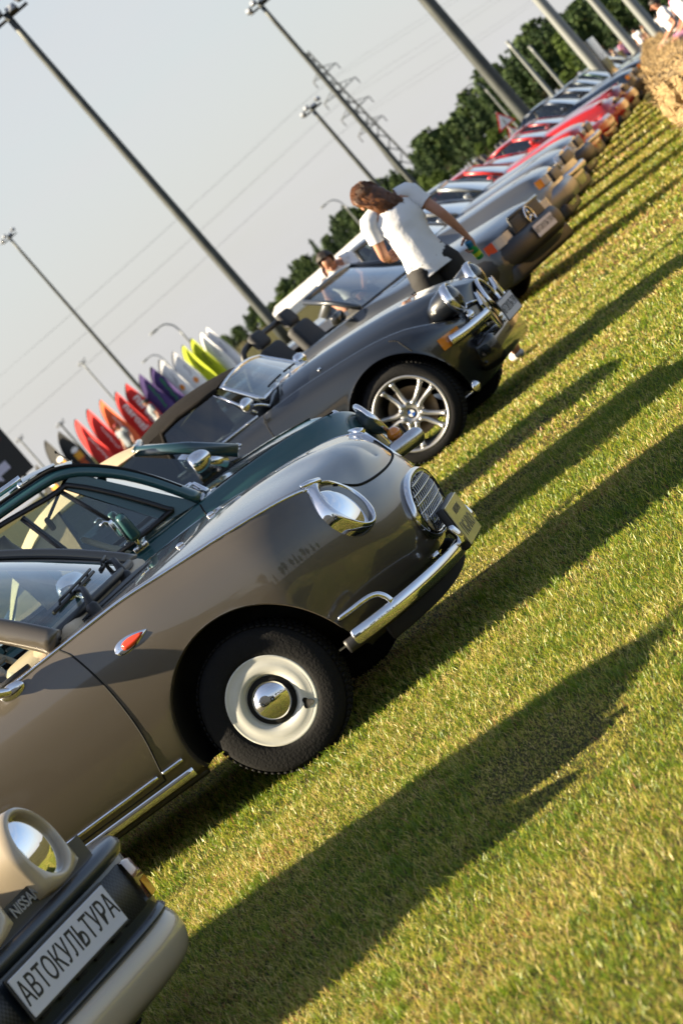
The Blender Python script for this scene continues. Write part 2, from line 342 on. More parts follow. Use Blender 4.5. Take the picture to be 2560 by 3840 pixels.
class Body:
    def __init__(s, root, sp, m, arches=(), hole=None, parts=(), name='body', floor=True, cell='underbody'):
        G, ns = body_grid(sp); nv, nu = G.shape[:2]; s.side = G[:ns].reshape(-1, 3); s.top = G[ns-1:].reshape(-1, 3); s.G = G; s.ns = ns
        V = np.concatenate([G.reshape(-1, 3), (G*np.array([1, -1, 1])).reshape(-1, 3)]); N = nv*nu
        Fr = np.array(gridf(nv, nu)); Fa = np.concatenate([Fr, Fr[:, ::-1]+N])
        isside = np.zeros(2*N, bool); idx = np.arange(N)//nu; isside[:N] = idx < ns; isside[N:] = idx < ns
        for (cx, cz, r) in arches:
            d = np.hypot(V[:, 0]-cx, V[:, 2]-cz); ins = (d < r) & isside & (np.abs(V[:, 1]) > .35)
            keep = ~ins[Fa].all(1); Fa = Fa[keep]
            used = np.zeros(len(V), bool); used[Fa.reshape(-1)] = True; mv = np.where(ins & used)[0]
            sc = r/np.maximum(d[mv], 1e-6); V[mv, 0] = cx+(V[mv, 0]-cx)*sc; V[mv, 2] = cz+(V[mv, 2]-cz)*sc
        if hole is not None:
            c = V[Fa].mean(1); tp = ~isside[Fa].all(1); Fa = Fa[~(tp & hole(c))]
        V2, F2 = weld_(V, [list(f) for f in Fa])
        nrm = np.zeros_like(V2)
        for f in F2:
            a = V2[f]; q = np.cross(a[2]-a[0], a[-1]-a[1]); 
            for i in f: nrm[i] += q
        nrm /= np.linalg.norm(nrm, axis=1)[:, None]+1e-12
        c = np.array([V2[f].mean(0) for f in F2]); done = np.zeros(len(F2), bool); s.obj = {}
        for pn, pred, pm in list(parts)+[(name, None, m)]:
            sel = (pred(c) if pred is not None else np.ones(len(F2), bool)) & ~done; done |= sel
            ff = [F2[i] for i in np.where(sel)[0]]
            if not ff: continue
            ui = sorted({i for f in ff for i in f}); mp = {k: j for j, k in enumerate(ui)}
            s.obj[pn] = mk(pn, V2[ui], [[mp[i] for i in f] for f in ff], pm or m, root, norm=nrm[ui])
        s.root = root
        for (cx, cz, r) in arches:      # dark wheel houses with a rolled painted lip
            for sg in (-1, 1):
                yo = s.y(cx-r*.70, cz+r*.72)
                zl = G[0][:, 2].min()+.012; aa = math.asin(max(-.95, (zl-cz)/r)); a0, a1 = aa, math.pi-aa
                th = np.linspace(a0, a1, 50); P = []
                for t in th:
                    x = cx+r*math.cos(t); z = cz+r*math.sin(t); P.append((x, s.y(x, z), z))
                P = np.array(P); lip = []; 
                for inset, dr in ((0, 0), (.008, .006), (.03, .007)): 
                    q = P.copy(); q[:, 1] += inset; q[:, 0] -= dr*np.cos(th); q[:, 2] -= dr*np.sin(th); lip.append(q)
                Vl = np.concatenate(lip); Vl[:, 1] *= -sg; Fl = gridf(3, 50)
                mk('arch_lip', Vl, Fl, m, root)
                well = []
                for inset, dr in ((.012, .0), (.30, -.01)):
                    q = P.copy(); q[:, 1] += inset; q[:, 0] -= dr*np.cos(th); q[:, 2] -= dr*np.sin(th); well.append(q)
                q = P.copy(); q[:, 1] = well[1][:, 1]; q[:, 0] = cx; q[:, 2] = cz; well.append(q)
                Vw = np.concatenate(well); Vw[:, 1] *= -sg
                mk('wheel_well', Vw, gridf(3, 50), cell, root)
        if floor:
            B = G[0]; zf = B[:, 2].min()+.02; ring = np.concatenate([B, B[::-1]*np.array([1, -1, 1])]); ring = ring*np.array([.985, .93, 0])+np.array([0, 0, zf])
            Vf, Ff = merge((np.concatenate([B[::4], B[::4]*np.array([1, -1, 1])])*np.array([.985, .93, 0])+np.array([0, 0, zf]), gridf(2, len(B[::4]))))
            mk('underbody', Vf, Ff, 'underbody', root)
    def y(s, x, z):
        """y of the right flank (negative) at x,z"""
        d = (s.side[:, 0]-x)**2+((s.side[:, 2]-z)*1.0)**2; k = np.argpartition(d, 6)[:6]; w = 1/(d[k]+1e-7)
        return float((s.side[k, 1]*w).sum()/w.sum())
    def zt(s, x, y):
        d = (s.top[:, 0]-x)**2+(s.top[:, 1]+abs(y))**2; k = np.argpartition(d, 6)[:6]; w = 1/(d[k]+1e-7)
        return float((s.top[k, 2]*w).sum()/w.sum())
    def onside(s, pts, off=0., sg=-1, n=40, smooth=True):
        P = crom(np.array(pts, float), n) if smooth else np.array(pts, float)
        return np.array([(x, (s.y(x, z)-off)*(-sg), z) for x, z in P])
def wheel(root, x, y, z, r, w, sg, kind, steer=0, tyre_in=.62, name='wheel', mats=None):
    """sg=-1 right side of the car (faces -y)"""
    e = empty(name, (x, y, z), R(steer) + (math.pi if sg > 0 else 0)); e.parent = root
    ri = tyre_in*r; h = w/2
    prof = [(ri*.97, -h*.75), (ri*1.0, -h*.95), (ri*1.10, -h), (r*.90, -h*.97), (r*.965, -h*.84), (r*.99, -h*.62), (r, -h*.3), (r, h*.3), (r*.99, h*.62), (r*.965, h*.84), (r*.9, h*.97), (ri*1.1, h), (ri, h*.95), (ri*.97, h*.75)]
    V, F = lathe(prof, 64 if kind in ('steel', 'alloy') else 32)
    # tread blocks
    ang = np.linspace(0, 2*math.pi, 72, endpoint=False); tb = []
    for a in (ang if kind in ('steel', 'alloy') else []):
        for yy in (-h*.52, 0, h*.52):
            ca, sa = math.cos(a+yy), math.sin(a+yy)
            b, f = box((0, 0, 0), (.006, w*.22, r*.062)); 
            Rm = np.array([[ca, 0, -sa], [0, 1, 0], [sa, 0, ca]]); tb.append((b@Rm.T+np.array([ca*(r+.001), yy, sa*(r+.001)]), f))
    V, F = merge((V, F), *tb)
    mk('tyre', V, F, 'rubber', e)
    if kind == 'steel':       # painted disc with a chrome centre cap (small retro car)
        pr = [(ri*1.01, -h*.80), (ri*1.012, -h*.93), (ri*.985, -h*.965), (ri*.95, -h*.955), (ri*.90, -h*.93), (ri*.80, -h*.985), (ri*.68, -h*1.0), (ri*.60, -h*.94), (ri*.56, -h*.80), (ri*.53, -h*.70), (.0001, -h*.68)]
        mk('disc', *lathe(pr, 64), mats or 'white_wheel', e)
        mk('cap_seat', *lathe([(ri*.535, -h*.72), (ri*.53, -h*.80), (ri*.44, -h*.80)], 48), 'gap', e)
        cap = [(ri*.445, -h*.76)]+[(ri*.445*math.cos(t), -h*(.78+.50*math.sin(t))) for t in np.linspace(0.15, math.pi/2-.001, 12)]
        mk('hub_cap', *lathe(cap, 48), 'chrome', e)
        a = R(-38); c = np.array([.775*ri*math.cos(a), -h*1.0, .775*ri*math.sin(a)])
        hole = [(c[0]+q*math.cos(t)*(1+.25*math.cos(3*(t-R(100)))), c[2]+q*math.sin(t)*(1+.25*math.cos(3*(t-R(100))))) for t, q in [(t, ri*.11) for t in np.linspace(0, 2*math.pi, 20, endpoint=False)]]
        mk('valve_hole', *prism(hole, -h*1.004, -h*.9), 'gap', e)
    elif kind == 'alloy':     # five twin spokes, deep rim, brake disc behind
        pr = [(ri*1.01, -h*.82), (ri*1.02, -h*.96), (ri*.99, -h*1.0), (ri*.955, -h*.97), (ri*.93, -h*.86), (ri*.89, -h*.60), (ri*.86, -h*.1), (ri*.86, h*.9)]
        mk('rim', *lathe(pr, 72), 'alloy', e)
        parts = []
        for k in range(5):
            a = R(90+8)+k*2*math.pi/5
            for sd_ in (-1, 1):
                pts = []; rad = []
                for q in np.linspace(0, 1, 12):
                    rr = ri*(.22+.69*q); off = sd_*(ri*.052+ri*.125*q**1.1+ri*.05*max(0, .25-q)*4); 
                    aa = a; px_ = rr*math.cos(aa)-off*math.sin(aa); pz_ = rr*math.sin(aa)+off*math.cos(aa)
                    pts.append((px_, -h*(.66+.12*q-.10*math.sin(q*math.pi)), pz_)); rad.append(ri*(.098-.022*q+.04*max(0, q-.85)/.15))
                parts.append(tube(pts, rad, 10, sq=(1.0, .8), upv=(0, -1, 0)))
        parts.append(lathe([(ri*.34, -h*.42), (ri*.345, -h*.66), (ri*.30, -h*.76), (ri*.14, -h*.78), (ri*.13, -h*.72), (0.0001, -h*.72)], 40))
        mk('spokes', *merge(*parts), 'alloy', e)
        for k in range(5):
            a = R(90+8+36)+k*2*math.pi/5; mk('bolt_hole', *lathe([(ri*.048, -h*.785), (ri*.048, -h*.70), (.0001, -h*.70)], 16, c=(ri*.225*math.cos(a), 0, ri*.225*math.sin(a))), 'gap', e)
        for k in range(4):
            th = np.linspace(k*math.pi/2, (k+1)*math.pi/2, 7)-R(10); V = [(0, -h*.795, 0)]+[(ri*.095*math.cos(t), -h*.795, ri*.095*math.sin(t)) for t in th]
            mk('badge_quarter', V, [[0]+[i+1, i+2] for i in range(6)], 'badge_blue' if k % 2 else 'badge_white', e)
        mk('badge_ring', *lathe([(ri*.095, -h*.79), (ri*.097, -h*.80), (ri*.125, -h*.80), (ri*.13, -h*.78)], 32), 'black_gloss', e)
        mk('brake_disc', *lathe([(ri*.66, -h*.10), (ri*.66, 0), (ri*.3, 0), (ri*.3, -h*.10), (ri*.66, -h*.10)], 48), 'disc_rust', e)
    else:                     # simple alloy for cars farther off
        pr = [(ri*1.01, -h*.82), (ri*1.02, -h*.96), (ri*.99, -h*1.0), (ri*.93, -h*.9), (ri*.88, -h*.4), (ri*.88, h*.5)]
        mk('rim', *lathe(pr, 40), 'alloy', e)
        parts = [lathe([(ri*.28, -h*.5), (ri*.28, -h*.8), (ri*.1, -h*.86), (.0001, -h*.86)], 24)]
        for k in range(kind if isinstance(kind, int) else 8):
            a = k*2*math.pi/(kind if isinstance(kind, int) else 8)
            parts.append(tube([(ri*.2*math.cos(a), -h*.75, ri*.2*math.sin(a)), (ri*.9*math.cos(a), -h*.75, ri*.9*math.sin(a))], [ri*.11, ri*.09], 8))
        mk('spokes', *merge(*parts), 'alloy', e); mk('brake_disc', *lathe([(ri*.8, 0), (.0001, 0)], 24), 'underbody', e)
    return e
G_('badge_blue', (.02, .10, .42), .2, 0, .5); G_('badge_white', (.8, .8, .8), .2, 0, .5)
def plate(root, c, ex, ez, w, h, text, txt=.62, m='plate_white', ink='ink', thick=.006, xs=1.0, name='number_plate', frame_=True, bold=.0, lines=None):
    """flat plate: ex along its width, ez up; text faces ex x ez ... outward"""
    ex = np.array(ex, float); ex /= np.linalg.norm(ex); ez = np.array(ez, float); ez /= np.linalg.norm(ez); n = np.cross(ex, ez)
    V, F = box((0, 0, 0), (w, h, thick), .002); p = mk(name, frame(V, c, ex, ez, n), F, m, root, smooth=False)
    if frame_:
        V, F = box((0, 0, -thick*.9), (w+.016, h+.016, thick*1.2), .003); mk('plate_frame', frame(V, c, ex, ez, n), F, 'black_plastic', p, smooth=False)
    for (s, size, dy, xsc) in (lines or [(text, txt*h, 0, xs)]):
        V, F = text_vf(s, size, .0016, xsc, bold); V[:, 1] += dy; V[:, 2] += thick/2+.0006; mk('plate_text', frame(V, c, ex, ez, n), F, ink, p, smooth=False)
    return p
def seat(root, x, y, z, m='cream_leather', w=.48, hb=.62, tilt=14, name='seat', hole=False):
    e = empty(name, (x, y, z)); e.parent = root
    cu, f = box((.22, 0, .0), (.50, w, .14), .05, 4); mk('cushion', cu, f, m, e)
    b, f = box((0, 0, hb/2), (.12, w, hb), .055, 4, rot=None)
    b[:, 1] *= 1-.22*np.clip((b[:, 2]-.3*hb)/hb, 0, 1); b = b@rotm('Y', R(-tilt)).T; mk('backrest', b, f, m, e)
    h, f = box((0, 0, hb+.10), (.09, w*.55, .19), .045, 4); h = h@rotm('Y', R(-tilt)).T; mk('headrest', h, f, m, e)
    return e
def steering(root, c, r, m='cream_leather', tilt=35):
    th = np.linspace(0, 2*math.pi, 40, endpoint=False); P = np.stack([np.zeros(40), r*np.cos(th), r*np.sin(th)], 1)
    rm = rotm('Y', R(-tilt)); e = empty('steering_wheel', c); e.parent = root
    mk('steering_rim', tube(P@rm.T, .013, 8, True)[0], tube(P, .013, 8, True)[1], m, e)
    V, F = merge(tube([(0, -r, 0), (0, r, 0)], .010, 6), tube([(0, 0, 0), (0, 0, -r)], .010, 6), ell((0, 0, 0), (.02, .05, .05), 12, 8)); mk('steering_spokes', V@rm.T, F, m, e)
def car(name, loc, th, label, cat='car', group='cars parked in a row on the lawn'):
    e = empty(name, (loc[0], loc[1], 0), -R(th)); tag(e, label, cat, group); return e
# ------------------------------------------------------------------ taupe retro coupe (nearest whole car)
def build_figaro():
    th = 13.3; O = (-.6+.765*math.sin(R(13.3)), 11.462+.765*math.cos(R(13.3)))
    root = car('retro_coupe', O, th, 'taupe retro coupe with chrome oval grille and white steel wheel, nearest of the whole cars')
    P = paint('taupe_paint', (.092, .078, .061), .30, .32)
    belt = [(-3.05, .62), (-2.95, .70), (-2.75, .785), (-2.4, .845), (-1.6, .862), (-.75, .866), (-.22, .874), (0, .858), (.22, .842), (.40, .820), (.48, .802), (.545, .772), (.60, .72), (.64, .67), (.69, .645)]
    top = [(-3.0, .66), (-2.85, .76), (-2.6, .83), (-2.2, .868), (-.7, .885), (-.43, .884), (-.1, .878), (.15, .872), (.36, .852), (.506, .822), (.591, .792), (.638, .757), (.67, .690)]
    sp = dict(zb=.195, belt=belt, top=top, af=.50, ar=.5, n=(2.35, 2.6), xft=.668, xrt=-3.0, crown=2.6, cols=(44, 130, 22), rows=(50, 22),
              rws=[(0, .70, .50, -2.86), (.06, .752, .57, -2.96), (.18, .790, .652, -3.03), (.36, .812, .700, -3.06), (.55, .818, .722, -3.06), (.72, .812, .726, -3.05), (.86, .792, .716, -3.03), (.95, .765, .70, -3.01), (1, .738, .686, -3.0)],
              taper=[(-3.1, .97), (-2.2, 1), (-.2, 1), (.25, .985), (.7, .95)],
              bump=lambda X, Y, t: .012*np.exp(-(Y/.16)**2)*np.clip((X-.1)/.3, 0, 1)*np.clip((.66-X)/.1, 0, 1))
    wsx = lambda y: -.42-.14*(y/.66)**2
    hole = lambda c: (c[:, 0] < wsx(c[:, 1])) & (c[:, 0] > -2.15) & (np.abs(c[:, 1]) < .655)
    def doorp(c):
        xf = pchip([.2, .262, .45, .647, .80, .872], [-.495, -.487, -.437, -.433, -.468, -.52], c[:, 2])
        return (c[:, 0] < xf) & (c[:, 0] > -1.52) & (c[:, 2] > .262) & (np.abs(c[:, 1]) > .66)
    hoodp = lambda c: (np.abs(c[:, 1]) < pchip([-.5, .2, .5, .60, .66, .7], [.60, .60, .56, .50, .40, .36], c[:, 0])) & (c[:, 0] > wsx(c[:, 1])+.12) & (c[:, 2] > .64)
    B = Body(root, sp, P, [(.005, .262, .362), (-2.3, .262, .34)], hole, [('door', lambda c: doorp(c) & (c[:, 1] < 0), P), ('door', lambda c: doorp(c) & (c[:, 1] > 0), P), ('hood', hoodp, P)])
    # the second door shares the name; keep both
    def line(pts, r, m, nm, par=root, off=.0, sides=(-1, 1), n=50, seg=6, sq=(1, 1), r2=None):
        for sg in sides:
            Q = B.onside(pts, off, sg, n); mk(nm, *tube(Q, r if r2 is None else r2(np.linspace(0, 1, n)), seg, sq=sq), m, par)
    line([(-.52, .870), (-.468, .80), (-.433, .647), (-.437, .45), (-.487, .262)], .0042, 'gap', 'door_gap', off=-.001)
    line([(-1.52, .862), (-1.52, .6), (-1.52, .262)], .0042, 'gap', 'door_gap', off=-.001)
    line([(-1.52, .262), (-1.0, .262), (-.487, .262)], .0035, 'gap', 'door_gap', off=-.001)
    # belt trim, sill trims
    tp = [(x, float(pchip(*zip(*belt), x))-.006) for x in (-2.6, -2.2, -1.6, -1.1, -.75, -.45, -.22, 0, .225, .40, .49, .535)]
    line(tp, .0062, 'chrome', 'belt_trim', off=.003, n=120, seg=8, sq=(1.0, .8))
    line([(-.498, .290), (-.9, .290), (-1.5, .290)], .0085, 'chrome', 'sill_trim', off=.004, seg=8); line([(-.385, .290), (-.43, .290), (-.475, .290)], .0085, 'chrome', 'sill_trim', off=.004, n=12, seg=8)
    line([(-1.9, .232), (-1.0, .232), (-.385, .232)], .021, 'chrome', 'sill_bar', off=.004, n=60, seg=12, sq=(1.0, .5))
    line([(-1.95, .20), (-1.0, .20), (-.36, .20)], .016, 'black_plastic', 'sill_seal', off=-.012, n=40)
    # side repeater
    for sg in (-1, 1):
        for nm, k, m, o in (('repeater_base', 1.0, 'chrome', .004), ('repeater_lens', .72, 'red_lens', .012)):
            u = np.linspace(0, 1, 22); L_ = .148*k; wd_ = .026*k*np.sin(np.pi*u**.62)**.8; xs = -.335+(.148-L_)*.68+L_*u; V = []; 
            for j, s in enumerate(np.linspace(-1, 1, 9)):
                for i in range(22):
                    z = .7325+.004*u[i]+s*wd_[i]; V.append((xs[i], (B.y(xs[i], z)-o*max(0, 1-s*s)**.5*min(1, 8*u[i]*(1-u[i]))-.001)*(-sg), z))
            mk(nm, V, gridf(9, 22), m, root)
    # wheels
    for sg in (-1, 1):
        wheel(root, 0, sg*.692, .268, .268, .155, sg, 'steel'); wheel(root, -2.3, sg*.692, .268, .268, .155, sg, 'steel')
    # hood shut line and crest
    ys = np.linspace(-.52, .52, 60); V = []
    Q = [(.664+.020*(1-(y/.5)**2), y, .0) for y in ys]
    def topz(x, y): return B.zt(x, y)
    hc = []
    for y in ys:
        x = .652+.033*(1-abs(y/.52)**2.4); hc.append((x, y))
    nose = B.G[B.ns-1]; # belt row runs along the shut line
    row = B.G[B.ns-2]; k = np.where((row[:, 1] > -.50) & (row[:, 0] > .3))[0]; P1 = row[k]; full = np.concatenate([P1[::-1], P1[1:]*np.array([1, -1, 1])])
    mk('hood_gap', *tube(full+np.array([.0012, 0, .0012]), .0045, 6), 'gap', root)
    em = empty('hood_emblem', (.628, -.055, .700)); em.parent = root
    mk('emblem_bar', *tube([(-.045, 0, .020), (-.02, 0, .010), (.0, 0, .0), (.03, 0, -.026)], [.004, .007, .006, .004], 8), 'chrome', em); mk('emblem_ring', *ell((0, 0, .003), (.011, .012, .011), 12, 8), 'chrome', em)
    # ---- headlights: chrome teardrop surround with a recessed round lamp
    for sg in (-1, 1):
        hl = empty('headlight', (0, 0, 0)); hl.parent = root
        c = np.array([.590, -.556, .655]); nrm = np.array([.90, -.21, .31]); nrm /= np.linalg.norm(nrm)
        upv = np.array([-.55, .02, .80]); upv -= (upv@nrm)*nrm; upv /= np.linalg.norm(upv); sdv = np.cross(upv, nrm)   # sdv points outboard/back
        th_ = np.linspace(0, 2*math.pi, 56, endpoint=False)
        def ring(a, b, push, rear=0, top=0):
            out = []
            for t in th_:
                u, v = math.cos(t), math.sin(t); p = c+sdv*u*a+upv*v*b+nrm*push
                if rear: # stretch the upper outer side back into the tail
                    k = max(0, math.cos(t-R(62)))**5; p = p+k*rear*np.array([-.62, -.42, .26])
                out.append(p)
            return np.array(out)
        # the bezel follows the lamp axis and runs out to a tail on the wing top
        rg = [ring(.120, .126, -.075, .10), ring(.122, .128, -.025, .10), ring(.119, .126, .006, .085), ring(.112, .120, .020, .04), ring(.104, .113, .019), ring(.099, .109, .004), ring(.097, .107, -.04)]
        V = np.concatenate(rg); V[:, 1] *= -sg; mk('headlight_bezel', V, gridf(7, 56, True), 'chrome', hl)
        lens = []
        for q in np.linspace(.001, 1, 10): lens.append(ring(.098*q, .108*q, .016-.024*q*q))
        V = np.concatenate(lens); V[:, 1] *= -sg; mk('headlight_lens', V, gridf(10, 56, True), 'lens_glass', hl)
        refl = []
        for q in np.linspace(.001, 1, 10): refl.append(ring(.095*q, .105*q, -.075+.055*q*q))
        V = np.concatenate(refl); V[:, 1] *= -sg; mk('headlight_reflector', V, gridf(10, 56, True), 'reflector', hl)
        rib = []
        for v in np.linspace(-.09, .09, 15):
            a = .082*math.sqrt(max(0, 1-(v/.108)**2)); pts = [c+sdv*u*a+upv*v+nrm*(-.012-.02*(u*u)) for u in np.linspace(-1, 1, 7)]; V, F = tube(pts, .0011, 5); V[:, 1] *= -sg; rib.append((V, F))
        for u_ in np.linspace(-.07, .07, 9):
            b_ = .095*math.sqrt(max(0, 1-(u_/.088)**2)); pts = [c+sdv*u_+upv*v*b_+nrm*(-.006-.02*v*v) for v in np.linspace(-1, 1, 9)]; V, F = tube(pts, .0010, 5); V[:, 1] *= -sg; rib.append((V, F))
        mk('lens_ribs', *merge(*rib), 'lens_rib', hl)
        bulb, f = ell(c-nrm*.05, (.014, .014, .014), 12, 8); bulb[:, 1] *= -sg; mk('headlight_bulb', bulb, f, 'chrome', hl)
        tail = [(.50, .822), (.53, .803), (.56, .775)]; Q = np.array([(x, (B.y(x, z)-.004)*-sg, z) for x, z in [(.515, .800), (.54, .790), (.565, .772)]]); mk('bezel_tip', *tube(Q, [.008, .013, .018], 8), 'chrome', hl)
    # ---- oval grille
    gr = empty('grille', (0, 0, 0)); gr.parent = root
    def noseX(y, z):
        d = (B.side[:, 1]+abs(y))**2+(B.side[:, 2]-z)**2 + (B.side[:, 0] < .3)*9; k = np.argpartition(d, 6)[:6]; w = 1/(d[k]+1e-7); return float((B.side[k, 0]*w).sum()/w.sum())
    def oval(t, a=.285, bt=.118, bb=.112):
        y = a*math.copysign(abs(math.cos(t))**.80, math.cos(t)); v = math.sin(t); z = .445+(bt if v > 0 else bb)*math.copysign(abs(v)**.95, v); z -= .010*math.cos(2*t)*0
        return y, z
    tt = np.linspace(0, 2*math.pi, 72, endpoint=False)
    ringP = np.array([(noseX(*oval(t))+.008, *oval(t)) for t in tt]); mk('grille_surround', *tube(ringP, .0185, 12, True, sq=(.9, 1)), 'chrome', gr)
    bk = [];
    for q in np.linspace(.001, 1, 8): bk += [(noseX(*oval(t))-.035+.02*(q > .99), oval(t)[0]*q, .445+(oval(t)[1]-.445)*q) for t in tt]
    # the recess sits just proud of the skin
    bk = np.array(bk); bk[:, 0] += .044; mk('grille_recess', bk, gridf(8, 72, True), 'gap', gr)
    def inside(y, z, m=.93): 
        v = (z-.445)/(.118 if z > .445 else .112)/m; 
        return abs(y/(.285*m))**2.4+abs(v)**2.1 < 1
    mesh = []
    for k in range(-16, 17):
        for sgn in (1, -1):
            seg = []
            for z in np.linspace(.325, .565, 24):
                y = k*.034+sgn*(z-.445)*.62
                if inside(y, z): seg.append((noseX(y, z)+.017+.0012*sgn, y, z))
                elif len(seg) > 1: break
                else: seg = []
            if len(seg) > 2: mesh.append(tube(seg, .0020, 5))
    mk('grille_mesh', *merge(*mesh), 'satin_metal', gr)
    bars = []
    for z in np.linspace(.350, .535, 7):
        seg = [(noseX(y, z)+.022, y, z) for y in np.linspace(-.28, .28, 70) if inside(y, z)]
        if len(seg) > 2: bars.append(tube(seg, .0024, 6))
    mk('grille_bars', *merge(*bars), 'chrome', gr)
    for sg in (-1, 1):
        V, F = ell((noseX(.205, .375)+.022, sg*.205, .400), (.014, .030, .050), 16, 10); mk('marker_lamp', V, F, 'lens_glass', gr); V, F = ell((noseX(.205, .375)+.016, sg*.205, .400), (.012, .028, .047), 16, 10); mk('marker_reflector', V, F, 'tan_cloth', gr)
    # ---- bumper
    bp = empty('front_bumper', (0, 0, 0)); bp.parent = root
    def plan(y, a=.80, xf=.755, xb=.36, n=2.9): return xb+(xf-xb)*max(0, 1-abs(y/a)**n)**(1/n)
    tq = np.linspace(-1, 1, 90); yy = .812*np.sin(tq*math.pi/2)
    Q = np.array([(.352+.405*max(0, 1-abs(y/.8125)**2.7)**(1/2.7), y, .258+.020*abs(y/.81)**1.5) for y in yy]); 
    mk('bumper_blade', *tube(Q, .030, 16, sq=(1.0, .5), upv=(0, 0, 1)), 'chrome', bp)
    Q2 = Q-np.array([.040, 0, .012]); mk('bumper_back', *tube(Q2, .026, 10, sq=(1.0, .5), upv=(0, 0, 1)), 'black_plastic', bp)
    Q3 = Q[12:-12]*np.array([1, .93, 1])-np.array([.11, 0, .060]); mk('front_apron', *tube(Q3, .032, 10, sq=(1.2, .4), upv=(0, 0, 1)), 'underbody', bp)
    for sg in (-1, 1):
        pts = np.array([(.382, .795, .362), (.44, .80, .363), (.50, .785, .362), (.535, .77, .352), (.555, .765, .33), (.565, .765, .30)]); q = crom(pts, 26); q[:, 1] *= sg; mk('over_rider', *tube(q, .0115, 10), 'chrome', bp)
        mk('bumper_iron', *tube([(.70, sg*.30, .295), (.66, sg*.30, .295)], .014, 8), 'chrome', bp)
        q = crom(np.array([(.772, .20, .262), (.775, .20, .30), (.765, .20, .345)]), 10); q[:, 1] *= sg; mk('bumper_guard', *tube(q, [.016]*9+[.008], 10), 'chrome', bp)
    # ---- raised badge plate on the bumper
    c = np.array([.790, -.02, .322]); ez = np.array([-.12, 0, 1.]); 
    mk('plate_box', *box((c[0]-.020, c[1], c[2]), (.030, .345, .178), .006, rot=None), 'black_plastic', root)
    plate(root, c, (0, 1, 0), (-.0, 0, 1), .33, .165, '', m='plate_metal', ink=MT['plate_ink'], frame_=False, lines=[('NISSAN', .040, .042, 1.0), ('FIGARO', .078, -.028, .95)], name='badge_plate')
    mk('plate_bracket', *tube([(.785, -.10, .255), (.74, -.10, .262)], .012, 8), 'chrome', root)
    # ---- windscreen, pillars and the soft roof
    def wbase(y): return np.array([wsx(y)+.015, y, .905+.012*(1-(y/.66)**2)])
    def wtop(y): return np.array([-.93-.07*(y/.52)**2, y, 1.29+.02*(1-(y/.52)**2)])
    nb = 21; V = []
    for t in np.linspace(0, 1, 10):
        for s in np.linspace(-1, 1, nb): V.append((1-t)*wbase(.655*s)+t*wtop(.53*s)+np.array([.03, 0, .015])*4*t*(1-t)*.5)
    mk('windscreen', V, gridf(10, nb), 'glass', root)
    seal = [wbase(.655*s)+np.array([.004, 0, 0]) for s in np.linspace(-1, 1, 40)]; mk('windscreen_seal', *tube(seal, .017, 8, sq=(1, .8)), 'black_plastic', root)
    wf = [wtop(.53*s) for s in np.linspace(-1, 1, 30)]; mk('windscreen_header', *tube(wf, .026, 10, sq=(1, .7)), P, root)
    for sg in (-1, 1):
        a, b = wbase(sg*.665), wtop(sg*.535); pts = [a+(b-a)*t+np.array([.03, sg*.012, .012])*4*t*(1-t)*.6 for t in np.linspace(-.06, 1, 16)]
        mk('windscreen_pillar', *tube(pts, np.linspace(.046, .036, 16), 12, sq=(1.1, .62), upv=(.8, 0, .6)), P, root)
        pts2 = [p+np.array([.014, -sg*.020, .004]) for p in pts]; mk('pillar_seal', *tube(pts2, .008, 8), 'black_plastic', root)
        # roof rail along the door glass and rear quarter
        rl = crom(np.array([wtop(sg*.535), (-1.4, sg*.545, 1.352), (-1.85, sg*.555, 1.325), (-2.15, sg*.60, 1.20), (-2.42, sg*.665, .87)]), 30); mk('roof_rail', *tube(rl, .036, 10), P, root)
        V, F = patch((-.72, sg*.668, .885), (-1.55, sg*.67, .875), (-1.55, sg*.565, 1.325), (-1.04, sg*.55, 1.285), 6, 6); mk('door_window', V, F, 'glass', root)
        V, F = patch((-1.6, sg*.67, .875), (-2.30, sg*.66, .875), (-1.98, sg*.575, 1.25), (-1.6, sg*.565, 1.325), 6, 6); mk('quarter_window', V, F, 'glass', root)
        mk('door_sill_rubber', *tube([(x, sg*.672, .874) for x in np.linspace(-.66, -1.55, 8)], .012, 6), 'black_plastic', root)
    rf = []
    for x, z in [(-.985, 1.325), (-1.3, 1.365), (-1.6, 1.372), (-1.9, 1.345), (-2.2, 1.20), (-2.44, .88)]:
        w_ = .53+.13*max(0, (-x-1.8)/.6); rf += [(x-.07*(s*s)*(x > -1.1), w_*s, z-.03*s*s) for s in np.linspace(-1, 1, 13)]
    mk('fabric_roof', rf, gridf(6, 13), 'tan_cloth', root)
    # cowl vents, wipers, washer jets
    for i in range(9):
        x0 = -.395+.013*i; mk('cowl_louvre', *tube([(x0-.10*(y/.5)**2, y, B.zt(x0, y)+.004) for y in np.linspace(-.50, .12, 14)], .0035, 5), 'black_plastic', root)
    for (yb, ye) in ((-.48, .05), (.08, .52)):
        w0 = np.array([-.40, yb, .90]); blade = [wbase(y)+np.array([-.06, 0, .055])+np.array([-.03, 0, .02])*(y-yb) for y in np.linspace(yb+.02, ye, 10)]
        e = empty('wiper', (0, 0, 0)); e.parent = root
        mk('wiper_blade', *merge(tube(blade, .008, 6), tube([b+np.array([.012, 0, .018]) for b in blade[1:-1]], .006, 6), *[tube([blade[i], blade[i]+np.array([.012, 0, .018])], .005, 5) for i in (1, 3, 5, 7)]), 'black_plastic', e)
        mk('wiper_arm', *tube([w0, (w0+np.array(blade[4]))/2+np.array([.02, 0, .03]), blade[4]], [.019, .012, .008], 8), 'black_plastic', e); mk('wiper_pivot', *lathe([(.026, 0), (.026, .03), (.012, .042), (.0001, .042)], 16, 'z', c=(w0[0], w0[1], .875)), 'black_plastic', e)
